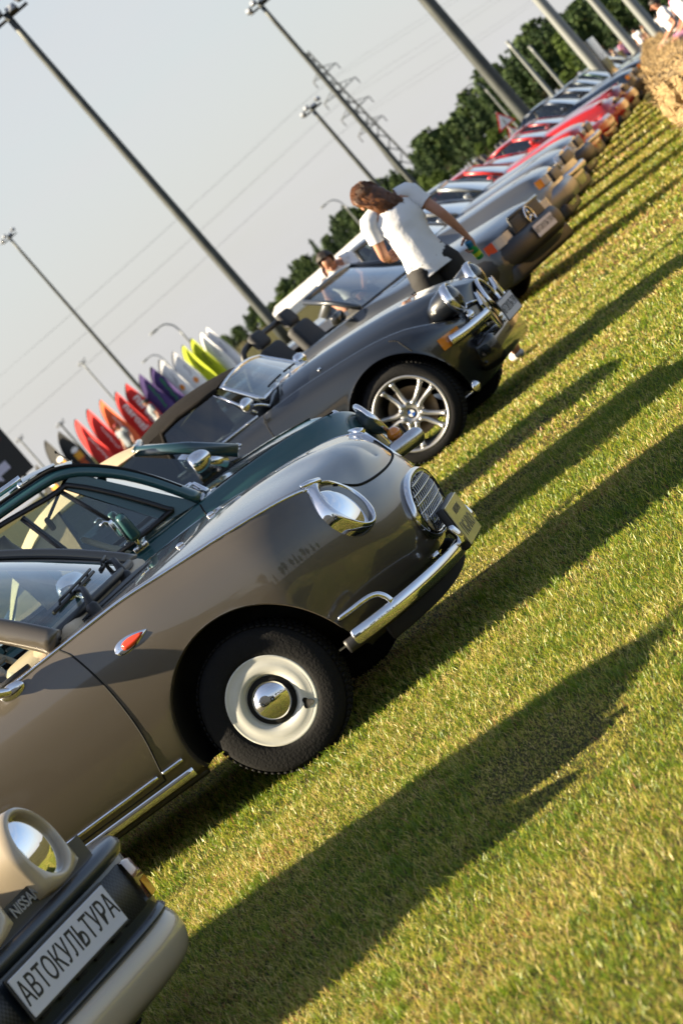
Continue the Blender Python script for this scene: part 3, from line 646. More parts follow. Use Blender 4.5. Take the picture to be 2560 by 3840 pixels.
    for x, y in ((-.05, -.30), (-.05, .30)): mk('washer_jet', *ell((x, y, B.zt(x, y)+.004), (.018, .008, .010), 12, 8), 'chrome', root)
    # door mirrors: chrome bullet on a stem
    for sg in (-1, 1):
        e = empty('door_mirror', (0, 0, 0)); e.parent = root; yb = B.y(-.745, .838)*-sg
        mk('mirror_foot', *ell((-.735, yb+sg*.004, .842), (.055, .016, .030), 20, 10), 'chrome', e)
        mk('mirror_stem', *tube(crom(np.array([(-.735, yb, .842), (-.80, yb+sg*.05, .885), (-.86, yb+sg*.10, .945)]), 10), [.018]*5+[.013]*5, 10), 'chrome', e)
        V, F = ell((-.86, yb+sg*.13, .965), (.075, .085, .055), 24, 14); V[:, 0] = np.maximum(V[:, 0], -.90); mk('mirror_shell', V, F, 'chrome', e)
    # interior
    V, F = box((-.62, 0, .86), (.34, 1.24, .10), .04, 3); mk('dashboard', V, F, 'cream_leather', root)
    V, F = box((-1.35, 0, .42), (1.75, 1.36, .30), .05); mk('cabin_floor', V, F, 'dark_interior', root)
    for sg in (-1, 1): seat(root, -1.42, sg*.33, .58, 'cream_leather'); mk('door_card', *box((-1.1, sg*.69, .68), (.85, .03, .36), .01), 'cream_leather', root)
    steering(root, (-.90, -.33, .93), .18)
MT['lens_rib'] = mat('lens_rib', (.55, .57, .6), .15, 0, .6)
MT['plate_ink'] = mat('plate_ink', (.20, .17, .09), .5)
build_figaro()
# ------------------------------------------------------------------ teal retro hatchback (behind the taupe coupe)
def build_pao():
    th = -4; root = car('retro_hatchback', (-.300, 15.184), th, 'teal retro hatchback with flap windows and roof rail, behind the taupe coupe')
    P = paint('teal_paint', (.018, .080, .088), .05, .36)
    belt = [(-3.0, .72), (-2.85, .83), (-2.5, .865), (-1.2, .87), (-.3, .878), (0, .882), (.22, .872), (.40, .85), (.50, .826), (.58, .775), (.63, .69), (.68, .60)]
    top = [(-3.0, .76), (-2.8, .85), (-.6, .89), (-.22, .888), (0, .876), (.232, .850), (.43, .815), (.53, .768), (.585, .715), (.64, .63)]
    sp = dict(zb=.215, belt=belt, top=top, af=.40, ar=.3, n=(2.6, 3), xft=.652, xrt=-3.0, crown=3.2, cols=(36, 110, 18), rows=(44, 18),
              rws=[(0, .70, .55, -2.95), (.08, .745, .60, -3.02), (.25, .772, .642, -3.05), (.5, .782, .665, -3.05), (.75, .775, .67, -3.03), (.9, .755, .664, -3.01), (1, .715, .655, -3.0)], taper=[(-3.1, .97), (-2.2, 1), (0, 1), (.66, .94)])
    hole = lambda c: (c[:, 0] < -.22-.06*(c[:, 1]/.66)**2) & (c[:, 0] > -2.75) & (np.abs(c[:, 1]) < .66)
    hoodp = lambda c: (np.abs(c[:, 1]) < .62) & (c[:, 0] > -.13) & (c[:, 2] > .66)
    doorp = lambda c: (np.abs(c[:, 1]) > .66) & (c[:, 0] < -.235) & (c[:, 0] > -1.30) & (c[:, 2] > .28)
    B = Body(root, sp, P, [(-.02, .27, .335), (-2.32, .27, .33)], hole, [('door', lambda c: doorp(c) & (c[:, 1] < 0), P), ('door', lambda c: doorp(c) & (c[:, 1] > 0), P), ('hood', hoodp, P)])
    for sg in (-1, 1):
        wheel(root, -.02, sg*.67, .268, .268, .155, sg, 'steel'); wheel(root, -2.32, sg*.67, .268, .268, .155, sg, 'steel')
        mk('door_gap', *tube(B.onside([(-.225, .87), (-.232, .80), (-.235, .6), (-.25, .3)], -.001, sg), .004, 6), 'gap', root)
        q = [(x, -.625*-sg, B.zt(x, .625)+.002) for x in np.linspace(-.12, .50, 20)]; mk('hood_gap', *tube(q, .004, 6), 'gap', root)
        # A pillar, cant rail, C pillar as one pressed frame around the door glass
        A0, A1 = np.array([-.205, sg*.675, .89]), np.array([-.60, sg*.605, 1.345])
        dz = (lambda x: 0.) if sg < 0 else (lambda x: 0.)
        pil = crom(np.array([A0, (-.325, sg*.64, 1.08+dz(-.325)*.5), (-.445, sg*.618, 1.222+dz(-.445)*.5), (-.60, sg*.602, 1.340+dz(-.6)), (-.78, sg*.60, 1.375+dz(-.8)), (-1.3, sg*.60, 1.392+dz(-1.3)), (-2.0, sg*.60, 1.388+dz(-2)), (-2.55, sg*.605, 1.35+dz(-2.5)*.6), (-2.80, sg*.63, 1.18), (-2.93, sg*.66, .86)]), 60)
        mk('side_frame', *tube(pil, .050, 12, sq=(1.0, .55), upv=(0, -sg, .25)), P, root)
        gut = pil[2:52]+np.array([.0, sg*.024, .030]); mk('rain_gutter', *tube(gut, .0085, 6), 'gap', root)
        seal = crom(np.array([(-.385, sg*.705, .925), (-.365, sg*.70, .965), (-.60, sg*.645, 1.262), (-.72, sg*.636, 1.300), (-1.26, sg*.632, 1.318), (-1.27, sg*.712, .925), (-.8, sg*.712, .920)]), 80, True)
        mk('window_seal', *tube(seal, .024, 8, True, sq=(1, .5), upv=(0, -sg, .15)), 'black_plastic', root)
        mk('door_frame', *merge(patch((-.22, sg*.690, .88), (-.385, sg*.694, .90), (-.66, sg*.630, 1.30), (-.585, sg*.628, 1.325), 4, 8)), P, root)
        def fl(x0, z0, x1, z1, r=.015): return tube([(x0, sg*(.712-.080*(z0-.92)/.38), z0), (x1, sg*(.712-.080*(z1-.92)/.38), z1)], r, 8, sq=(1, .6), upv=(0, -sg, 0))
        mk('window_bar', *fl(-.672, 1.290, -.575, 1.045), 'black_plastic', root); mk('window_bar', *fl(-.885, 1.30, -.79, .945, .017), 'black_plastic', root)
        mk('door_window', *patch((-.40, sg*.705, .93), (-.79, sg*.712, .93), (-.885, sg*.635, 1.30), (-.66, sg*.638, 1.28), 6, 6), 'glass', root)
        mk('rear_door_window', *patch((-.80, sg*.712, .93), (-1.26, sg*.712, .93), (-1.26, sg*.632, 1.31), (-.89, sg*.635, 1.30), 6, 6), 'glass', root)
        mk('quarter_panel', *patch((-1.30, sg*.705, .88), (-1.48, sg*.705, .88), (-1.44, sg*.625, 1.36), (-1.30, sg*.625, 1.36), 4, 6), P, root)
        mk('quarter_window', *patch((-1.50, sg*.70, .93), (-2.55, sg*.69, .93), (-2.40, sg*.63, 1.31), (-1.47, sg*.628, 1.33), 6, 6), 'glass', root)
        for (x, z) in ((-.585, 1.035), (-.80, .955)):
            e = empty('window_catch', (x, sg*(.712-.08*(z-.92)/.38)+sg*.018, z)); e.parent = root
            mk('catch_body', *box((0, 0, 0), (.022, .012, .05), .004), 'chrome', e); mk('catch_arm', *tube([(0, 0, .01), (-.02, 0, .035), (-.045, 0, .03)], .006, 8), 'chrome', e)
        # mirror on a chrome stem
        e = empty('door_mirror', (0, 0, 0)); e.parent = root
        mk('mirror_foot', *box((-.545, sg*.738, .882), (.075, .016, .03), .008, 3), 'chrome', e); mk('mirror_stem', *tube(crom(np.array([(-.545, sg*.74, .885), (-.545, sg*.775, .905), (-.545, sg*.785, .94)]), 8), .011, 8), 'chrome', e)
        V, F = box((0, 0, 0), (.065, .095, .135), .024, 4); V[:, 0] *= 1-.25*(V[:, 2] > .02); mk('mirror_shell', V@rotm('X', R(-6*sg)).T+np.array([-.540, sg*.795, .990]), F, P, e)
        mk('mirror_glass', *box((-.575, sg*.795, .990), (.004, .075, .11), .001, rot=None), 'mirror_glass', e)
    rl = crom(np.array([(-.78, -.52, 1.445), (-1.3, -.52, 1.462), (-2.3, -.52, 1.45)]), 20); mk('roof_rail', *tube(rl, .017, 10), 'chrome', root)
    for x in (-.80, -1.12, -1.6, -2.2): mk('rail_foot', *tube([(x, -.52, 1.385), (x, -.52, 1.455)], .014, 8), 'chrome', root)
    # roof
    V = []
    for x in np.linspace(-.59, -2.62, 18):
        zc = float(pchip([-2.7, -2.4, -1.5, -.75, -.59], [1.36, 1.43, 1.452, 1.42, 1.372], x)); V += [(x+.05*(1-s*s)*(x > -.75), .60*s, zc-.045*s*s) for s in np.linspace(-1, 1, 15)]
    mk('roof', V, gridf(18, 15), P, root)
    V = []
    for x in np.linspace(-.62, -.86, 8):
        V += [(x, -.25+.26*s, 1.40+.035*math.sin((x+.62)/-.24*math.pi*.62)*(1-.25*s*s)+.012*(1-s*s)) for s in np.linspace(-1, 1, 13)]
    mk('roof_deflector', V, gridf(8, 13), 'satin_metal', root)
    # windscreen
    wb = lambda y: np.array([-.19-.05*(y/.66)**2, y, .905]); wt = lambda y: np.array([-.475-.03*(y/.6)**2, y, 1.215+.02*(1-(y/.6)**2)])
    V = [(1-t)*wb(.66*s)+t*wt(.59*s) for t in np.linspace(0, 1, 8) for s in np.linspace(-1, 1, 17)]; mk('windscreen', V, gridf(8, 17), 'glass', root)
    mk('windscreen_seal', *tube([wb(.665*s) for s in np.linspace(-1, 1, 24)], .014, 8), 'black_plastic', root); mk('windscreen_header', *tube([wt(.6*s) for s in np.linspace(-1, 1, 24)], .024, 8), P, root)
    V = [(1-t)*wt(.59*q)+t*np.array([-.60, .60*q, 1.345+.03*(1-q*q)])+np.array([0, 0, .03])*4*t*(1-t) for t in np.linspace(0, 1, 6) for q in np.linspace(-1, 1, 15)]; mk('roof_front', V, gridf(6, 15), P, root)
    for y0, y1 in ((-.38, .02), (.05, .45)):
        e = empty('wiper', (0, 0, 0)); e.parent = root; b = [wb(y)+np.array([-.03, 0, .045]) for y in np.linspace(y0, y1, 8)]
        mk('wiper_blade', *tube(b, .008, 6), 'black_plastic', e); mk('wiper_arm', *tube([(-.15, y0, .885), (b[3]+np.array([.03, 0, .02]))*.5+np.array([-.15, y0, .885])*.5+np.array([0, 0, .02]), b[3]], [.016, .010, .007], 8), 'chrome', e)
    mk('antenna_base', *box((-.485, -.60, 1.262), (.085, .03, .022), .006, rot=rotm('Y', R(42))), 'black_plastic', root); mk('antenna', *tube([(-.515, -.60, 1.285), (-.585, -.61, 1.44)], .0024, 6), 'gap', root); mk('antenna_tip', *ell((-.586, -.61, 1.442), (.006, .006, .007), 10, 6), 'gap', root)
    # front: round lamps, orange indicators, tube bumper with round ends
    for sg in (-1, 1):
        hl = empty('headlight', (.606, sg*.530, .690)); hl.rotation_euler = (0, R(-14), 0); hl.parent = root
        mk('headlight_bezel', *tube([(.02, .092*math.cos(t), .092*math.sin(t)) for t in np.linspace(0, 2*math.pi, 32, endpoint=False)], .014, 8, True), 'chrome', hl)
        mk('headlight_lens', *lathe([(.088, .015), (.07, .032), (.04, .042), (.0001, .046)], 28, 'x'), 'lens_glass', hl); mk('headlight_reflector', *lathe([(.088, .012), (.06, -.02), (.0001, -.045)], 28, 'x'), 'reflector', hl)
        V, F = ell((.660, sg*.60, .585), (.035, .05, .035), 16, 10); mk('indicator', V, F, 'orange_lens', root)
    bp = empty('front_bumper', (0, 0, 0)); bp.parent = root
    for z in (.515,):
        q = np.array([(.702-.10*abs(y/.66)**4, y, z) for y in np.linspace(-.66, .66, 40)]); mk('bumper_tube', *tube(q, .026, 10), 'satin_metal', bp)
    for sg in (-1, 1):
        q = crom(np.array([(.600, .655, .525), (.625, .662, .525), (.70, .65, .522), (.735, .63, .520), (.745, .62, .519)]), 20); q[:, 1] *= sg
        mk('bumper_end', *tube(q, [.012, .034]+[.041]*13+[.039, .036, .030, .020, .006], 16), 'satin_metal', bp)
        mk('bumper_clip', *box((.715, sg*.52, .545), (.012, .04, .12), .004), 'black_plastic', bp)
    mk('lower_grille', *box((.618, 0, .40), (.03, .9, .10), .01), 'black_plastic', root)
    # inside
    mk('cabin_floor', *box((-1.4, 0, .45), (2.2, 1.3, .3), .05), 'dark_interior', root); mk('dashboard', *box((-.38, 0, .86), (.30, 1.24, .07), .03), P, root)
    for sg in (-1, 1): mk('door_card', *box((-.82, sg*.672, .70), (.95, .03, .38), .01), P, root)
    steering(root, (-.63, -.34, .92), .165)
    V = []   # tall one piece seats with an open frame headrest
    for sg in (-1, 1):
        e = empty('seat', (-.93, sg*.34, .535)); e.parent = root
        mk('cushion', *box((.22, 0, 0), (.52, .50, .15), .06, 4), 'cream_leather', e)
        out_ = [];
        for (z, w_, x) in [(0, .24, .02), (.25, .255, -.03), (.45, .25, -.065), (.60, .225, -.09), (.70, .17, -.105), (.745, .09, -.112), (.752, .02, -.113)]:
            out_.append([(x+.065*math.cos(t)*(1 if z < .7 else .6), w_*math.copysign(abs(math.sin(t))**.7, math.sin(t)), z) for t in np.linspace(0, 2*math.pi, 28, endpoint=False)])
        mk('backrest', np.array(out_), gridf(7, 28, True), 'cream_leather', e)
        V_, F_ = box((-.045, 0, .50), (.15, .20, .20), .05, 4); mk('headrest_window', V_, F_, 'headrest_mesh', e)
    mk('rear_seat', *box((-2.1, 0, .80), (.16, 1.2, .55), .06, 4), 'cream_leather', root)
    mk('rear_view_mirror', *box((-.80, -.02, 1.20), (.03, .20, .07), .015, 3, rot=None), 'tan_cloth', root); mk('mirror_arm', *tube([(-.62, 0, 1.32), (-.80, -.02, 1.22)], .008, 6), 'gap', root)
G_('headrest_mesh', (.10, .30, .28), .35, 0, .3, vary=.15)
build_pao()
# ------------------------------------------------------------------ black roadster with separate wings and chrome lamps
def build_roadster():
    th = 17; root = car('roadster', (.964, 21.214), th, 'black classic roadster with black soft top, chrome round headlamps and twin spoke wheels')
    P = paint('black_paint', (.0045, .006, .009), .0, .3)
    belt = [(-3.35, .62), (-3.2, .78), (-2.9, .88), (-2.5, .92), (-2.0, .905), (-1.4, .872), (-.9, .872), (-.57, .87), (-.25, .85), (0, .825), (.236, .775), (.32, .74), (.45, .665), (.54, .595), (.60, .50), (.66, .42)]
    top = [(-3.3, .66), (-3.1, .82), (-2.7, .93), (-2.2, .95), (-1.0, .955), (-.6, .955), (-.2, .935), (.1, .905), (.35, .855), (.55, .79), (.66, .725)]
    def shape(t): u = min(1, max(0, (t-.20)/.50)); return u*u*(3-2*u)
    sp = dict(zb=.17, belt=belt, top=top, af=.42, ar=.5, n=(2.7, 2.5), xft=.66, xrt=-3.3, crown=2, cols=(36, 120, 20), rows=(46, 34), shape=shape, bump=lambda X, Y, t: -.045*math.exp(-((t-.24)/.10)**2)*np.clip((X+.9)/.3, 0, 1),
              rws=[(0, .76, .42, -3.15), (.06, .82, .46, -3.25), (.2, .862, .50, -3.33), (.42, .882, .545, -3.36), (.62, .885, .57, -3.36), (.8, .872, .585, -3.34), (.92, .835, .60, -3.32), (1, .76, .61, -3.3)], taper=[(-3.4, .96), (-2.4, 1.0), (-1.4, .965), (-.6, .97), (0, 1), (.6, .93)])
    hole = lambda c: (c[:, 0] < -.80) & (c[:, 0] > -2.05) & (np.abs(c[:, 1]) < .68)
    doorp = lambda c: (np.abs(c[:, 1]) > .66) & (c[:, 0] < -.80) & (c[:, 0] > -1.62) & (c[:, 2] > .30)
    hoodp = lambda c: (np.abs(c[:, 1]) < .50) & (c[:, 0] > -.74) & (c[:, 0] < .60) & (c[:, 2] > .6)
    B = Body(root, sp, P, [(0, .33, .385), (-2.55, .33, .375)], hole, [('door', lambda c: doorp(c) & (c[:, 1] < 0), P), ('door', lambda c: doorp(c) & (c[:, 1] > 0), P), ('hood', hoodp, P)])
    for sg in (-1, 1):
        wheel(root, 0, sg*.735, .323, .323, .225, sg, 'alloy', tyre_in=.752); wheel(root, -2.55, sg*.735, .323, .323, .235, sg, 'alloy', tyre_in=.752)
        mk('door_gap', *tube(B.onside([(-.80, .868), (-.80, .6), (-.82, .30)], -.001, sg), .004, 6), 'gap', root); mk('wing_gap', *tube(B.onside([(.16, .765), (.21, .73), (.255, .63)], -.001, sg), .005, 6), 'gap', root)
        hl = empty('headlight', (.575, sg*.45, .728), 0, R(-4)); hl.parent = root
        mk('headlight_shell', *lathe([(.0001, -.20), (.05, -.185), (.085, -.12), (.104, -.03), (.106, .0)], 36, 'x'), P, hl)
        mk('headlight_bezel', *lathe([(.104, -.035), (.112, -.02), (.114, .0), (.108, .018), (.096, .022), (.094, .004)], 40, 'x'), 'chrome', hl)
        mk('headlight_lens', *lathe([(.096, .016), (.075, .034), (.04, .046), (.0001, .050)], 36, 'x'), 'lens_glass', hl); mk('headlight_reflector', *lathe([(.095, .008), (.07, -.03), (.03, -.055), (.0001, -.06)], 36, 'x'), 'reflector', hl)
        mk('headlight_stalk', *tube([(.50, sg*.45, .64), (.53, sg*.46, .57), (.53, sg*.50, .52)], .022, 8), 'black_gloss', root)
        mk('fog_lamp', *ell((.585, sg*.42, .575), (.035, .042, .042), 20, 12), 'chrome', root)
        # wrap-round indicator on the wing nose
        V = []
        for z in np.linspace(.505, .585, 6):
            for x in np.linspace(.40, .515, 10): V.append((x, (B.y(x, z)-.006)*-sg, z+.16*(x-.46)*-.3))
        mk('indicator', V, gridf(6, 10), 'orange_lens', root)
        q = crom(np.array([(.455, .72, .535), (.52, .66, .525), (.60, .55, .52), (.655, .40, .52), (.68, .28, .52)]), 24); q[:, 1] *= sg; mk('bumper_quarter', *tube(q, [.034]*23+[.02], 12, sq=(1, .6), upv=(0, 0, 1)), 'chrome', root)
        # upright bumper blades
        V, F = prism([(-.038, -.13), (.040, -.125), (.055, .02), (.030, .115), (-.012, .135), (-.045, .05)], -.012, .012, 'xz'); V = V[:, [1, 0, 2]]; V[:, 0] += .04*np.abs(V[:, 2])*2-.02
        bl = mk('bumper_blade', V@rotm('Z', R(0)).T+np.array([.69, sg*.30, .535]), F, 'chrome', root, smooth=False); bv = bl.modifiers.new('b', 'BEVEL'); bv.width = .008; bv.segments = 3
        mk('bumper_tip', *ell((.41, sg*.735, .215), (.035, .03, .04), 16, 10), 'chrome', root)
        mk('grille_strut', *tube([(.56, sg*.42, .66), (.665, sg*.11, .60)], .0105, 8), 'chrome', root)
    tt = np.linspace(0, 2*math.pi, 56, endpoint=False)
    gy = lambda t: .125*math.copysign(abs(math.cos(t))**.9, math.cos(t))*(1-.25*math.sin(t)); gz = lambda t: .60+.115*math.sin(t)
    gr = empty('grille', (0, 0, 0)); gr.parent = root
    mk('grille_ring', *tube([(.672-.5*(gz(t)-.6)*.2, gy(t), gz(t)) for t in tt], .015, 10, True), 'chrome', gr); mk('grille_back', [(.655-.1*(gz(t)-.6), gy(t), gz(t)) for t in tt], [list(range(56))], 'gap', gr)
    mk('grille_bars', *merge(*[tube([(.668, y, .60-.085*(1-abs(y)/.14)), (.655, y, .60+.09*(1-abs(y)/.14))], .003, 5) for y in np.linspace(-.09, .09, 9)]), 'black_gloss', gr)
    mk('chin', *box((.54, 0, .33), (.20, 1.05, .22), .06, 4), 'black_gloss', root)
    plate(root, (.735, 0, .463), (0, 1, 0), (0, 0, 1), .52, .13, 'АВТОКУЛЬТУРА', .62, xs=.86, bold=.0008)
    # windscreen in a chrome frame
    wb = lambda y: np.array([-.74-.03*(y/.62)**2, y, .945+.018*(1-(y/.62)**2)]); wt = lambda y: np.array([-.945-.02*(y/.55)**2, y, 1.168+.035*(1-(y/.55)**2)])
    V = [(1-t)*wb(.62*s)+t*wt(.555*s) for t in np.linspace(0, 1, 8) for s in np.linspace(-1, 1, 17)]; mk('windscreen', V, gridf(8, 17), 'glass', root)
    fr = [wb(.62*s) for s in np.linspace(-1, 1, 20)]+[wb(.62)+(wt(.555)-wb(.62))*t for t in np.linspace(0, 1, 8)[1:-1]]+[wt(.555*s) for s in np.linspace(1, -1, 20)]+[wt(-.555)+(wb(-.62)-wt(-.555))*t for t in np.linspace(0, 1, 8)[1:-1]]
    mk('windscreen_frame', *tube(fr, .0135, 8, True), 'chrome', root)
    for y0, y1 in ((-.42, -.08), (.02, .36)): 
        e = empty('wiper', (0, 0, 0)); e.parent = root; b = [wb(y)+np.array([.0, 0, .035]) for y in np.linspace(y0, y1, 6)]; mk('wiper_blade', *tube(b, .007, 6), 'gap', e); mk('wiper_arm', *tube([(-.72, y0, .955), b[3]], .006, 6), 'chrome', e)
    # soft top
    xs = [-1.0, -1.12, -1.3, -1.5, -1.7, -1.9, -2.1, -2.25]; zc = [1.205, 1.238, 1.262, 1.265, 1.235, 1.165, 1.05, .94]; ze = [1.172, 1.178, 1.185, 1.175, 1.13, 1.05, .96, .90]; yw = [.555, .60, .625, .64, .65, .66, .665, .66]
    V = [(x-.04*(s*s)*(i == 0), w*s, e_+(c-e_)*(1-abs(s)**2.4)) for i, (x, c, e_, w) in enumerate(zip(xs, zc, ze, yw)) for s in np.linspace(-1, 1, 19)]; V = np.array(V).reshape(8, 19, 3)
    V = np.stack([crom(V[:, j], 30) for j in range(19)], 1).reshape(-1, 3); mk('soft_top', V, gridf(30, 19), 'canvas_black', root)
    for sg in (-1, 1):
        mk('soft_top_side', *patch((-1.46, sg*.735, .885), (-2.2, sg*.70, .90), (-1.85, sg*.66, 1.09), (-1.44, sg*.645, 1.185), 10, 8, (0, sg*.02, 0)), 'canvas_black', root)
        mk('soft_top_edge', *tube([(-1.0, sg*.56, 1.172), (-1.15, sg*.60, 1.18), (-1.3, sg*.625, 1.185), (-1.44, sg*.66, 1.165), (-1.47, sg*.70, 1.05), (-1.47, sg*.735, .89)], .016, 8), 'canvas_black', root)
        mk('door_window', *patch((-.86, sg*.70, .89), (-1.46, sg*.735, .885), (-1.44, sg*.655, 1.165), (-1.03, sg*.575, 1.165), 8, 8), 'glass_dark', root)
        mk('window_post', *tube([(-.845, sg*.665, .90), (-1.03, sg*.575, 1.165)], .010, 8), 'chrome', root)
        mk('door_top_trim', *tube([(-.84, sg*.715, .885), (-1.2, sg*.74, .882), (-1.5, sg*.745, .885)], .010, 8), 'chrome', root)
        e = empty('door_mirror', (0, 0, 0)); e.parent = root; mk('mirror_stem', *tube(crom(np.array([(-.74, sg*.70, .89), (-.78, sg*.74, .94), (-.83, sg*.78, .965)]), 8), .009, 8), 'chrome', e); V, F = ell((-.83, sg*.80, .985), (.05, .075, .048), 20, 12); V[:, 0] = np.maximum(V[:, 0], -.85); mk('mirror_shell', V, F, 'chrome', e)
        mk('hood_pin', *ell((-.40, sg*.47, B.zt(-.40, .47)+.006), (.014, .014, .010), 12, 8), 'chrome', root)
    mk('cabin_floor', *box((-1.4, 0, .50), (1.2, 1.34, .3), .05), 'dark_interior', root); mk('dashboard', *box((-.98, 0, .88), (.2, 1.2, .10), .03), 'dark_interior', root)
    for sg in (-1, 1): seat(root, -1.58, sg*.33, .50, 'tan_seat', .46, .46)
    steering(root, (-1.12, .33, .88), .17, 'dark_interior')
G_('tan_seat', (.30, .12, .06), .5, bump=.2, bscale=30)
build_roadster()
# ------------------------------------------------------------------ low teal roadster with a tan soft top, between the hatchback and the black roadster
def build_small_roadster():
    th = -3; root = car('small_roadster', (.187, 17.80), th, 'low blue green roadster with tan soft top, between the teal hatchback and black roadster')
    P = paint('petrol_paint', (.010, .045, .062), .05, .34); w = .70
    belt = [(-2.6, .60), (-2.45, .74), (-2.0, .80), (-1.2, .82), (-.5, .80), (-.35, .765), (-.15, .70), (-.02, .62), (.06, .52)]; top = [(-2.6, .64), (-2.4, .78), (-1.9, .84), (-.7, .87), (-.45, .84), (-.3, .785), (-.1, .71), (0, .64), (.05, .56)]
    sp = dict(zb=.18, belt=belt, top=top, af=.25, ar=.35, n=(2.6, 2.8), xft=.05, xrt=-2.58, crown=2.6, cols=(20, 60, 14), rows=(28, 10), rws=[(0, w*.9, -.04, -2.45), (.1, w*.97, .02, -2.55), (.4, w, .06, -2.6), (.7, w, .07, -2.6), (.9, w*.97, .06, -2.59), (1, w*.90, .05, -2.58)])
    B = Body(root, sp, P, [(-.26, .26, .30), (-2.06, .26, .30)], lambda c: (c[:, 0] < -.55) & (c[:, 0] > -1.9) & (np.abs(c[:, 1]) < .56))
    for sg in (-1, 1):
        for x in (-.26, -2.06): wheel(root, x, sg*.60, .255, .255, .165, sg, 8, tyre_in=.66)
        a, b = np.array([-.45, sg*.585, .885]), np.array([-.875, sg*.50, 1.205]); mk('windscreen_pillar', *tube([a, (a+b)/2+np.array([.012, 0, .012]), b], [.036, .032, .028], 10, sq=(1, .7), upv=(.6, 0, .8)), P, root)
        mk('door_window', *patch((-.52, sg*.60, .86), (-1.42, sg*.60, .86), (-1.40, sg*.50, 1.18), (-.90, sg*.51, 1.19), 6, 6), 'glass_dark', root)
        mk('soft_top_side', *patch((-1.42, sg*.60, .85), (-1.95, sg*.56, .86), (-1.72, sg*.50, 1.10), (-1.40, sg*.52, 1.20), 6, 6), 'tan_cloth', root)
        e = empty('door_mirror', (0, 0, 0)); e.parent = root; V, F = ell((-.66, sg*.73, .968), (.080, .070, .058), 22, 14); V[:, 0] = np.maximum(V[:, 0], -.70); mk('mirror_shell', V, F, 'chrome', e); mk('mirror_foot', *tube([(-.62, sg*.72, .95), (-.54, sg*.66, .88)], [.02, .032], 10), 'chrome', e)
        mk('headlight', *ell((-.02, sg*.47, .60), (.06, .075, .05), 16, 10), 'lamp_glass_small', root); mk('indicator', *ell((.05, sg*.50, .46), (.02, .06, .025), 12, 8), 'orange_lens', root)
    mk('windscreen', *patch((-.44, -.57, .885), (-.44, .57, .885), (-.87, .49, 1.205), (-.87, -.49, 1.205), 12, 6, (.06, 0, .01)), 'glass_dark', root); mk('windscreen_header', *tube([(-.875+.05*(1-s*s), .50*s, 1.207+.02*(1-s*s)) for s in np.linspace(-1, 1, 15)], .022, 8), P, root)
    xs = [-.86, -1.0, -1.2, -1.42, -1.6, -1.8, -1.98]; zc = [1.232, 1.262, 1.275, 1.262, 1.21, 1.08, .88]; ze = [1.20, 1.205, 1.21, 1.20, 1.15, 1.02, .86]
    V = np.array([(x, .53*s, e_+(c-e_)*(1-abs(s)**2.2)) for x, c, e_ in zip(xs, zc, ze) for s in np.linspace(-1, 1, 15)]).reshape(7, 15, 3); V = np.stack([crom(V[:, j], 24) for j in range(15)], 1).reshape(-1, 3); mk('soft_top', V, gridf(24, 15), 'tan_cloth', root)
    mk('cabin_floor', *box((-1.2, 0, .48), (1.3, 1.16, .3), .05), 'dark_interior', root); mk('dashboard', *box((-.62, 0, .83), (.22, 1.1, .09), .03), 'dark_interior', root)
    for sg in (-1, 1): seat(root, -1.4, sg*.29, .45, 'dark_interior', .42, .5)
    mk('front_bumper', *tube([(.07-.2*abs(s)**4, w*.95*s, .38) for s in np.linspace(-1, 1, 24)], .05, 8), P, root); mk('wiper', *tube([(-.42, -.45, .895), (-.42, .05, .91)], .009, 6), 'chrome', root)
G_('lamp_glass_small', (.42, .43, .44), .10, .45, .8)
build_small_roadster()
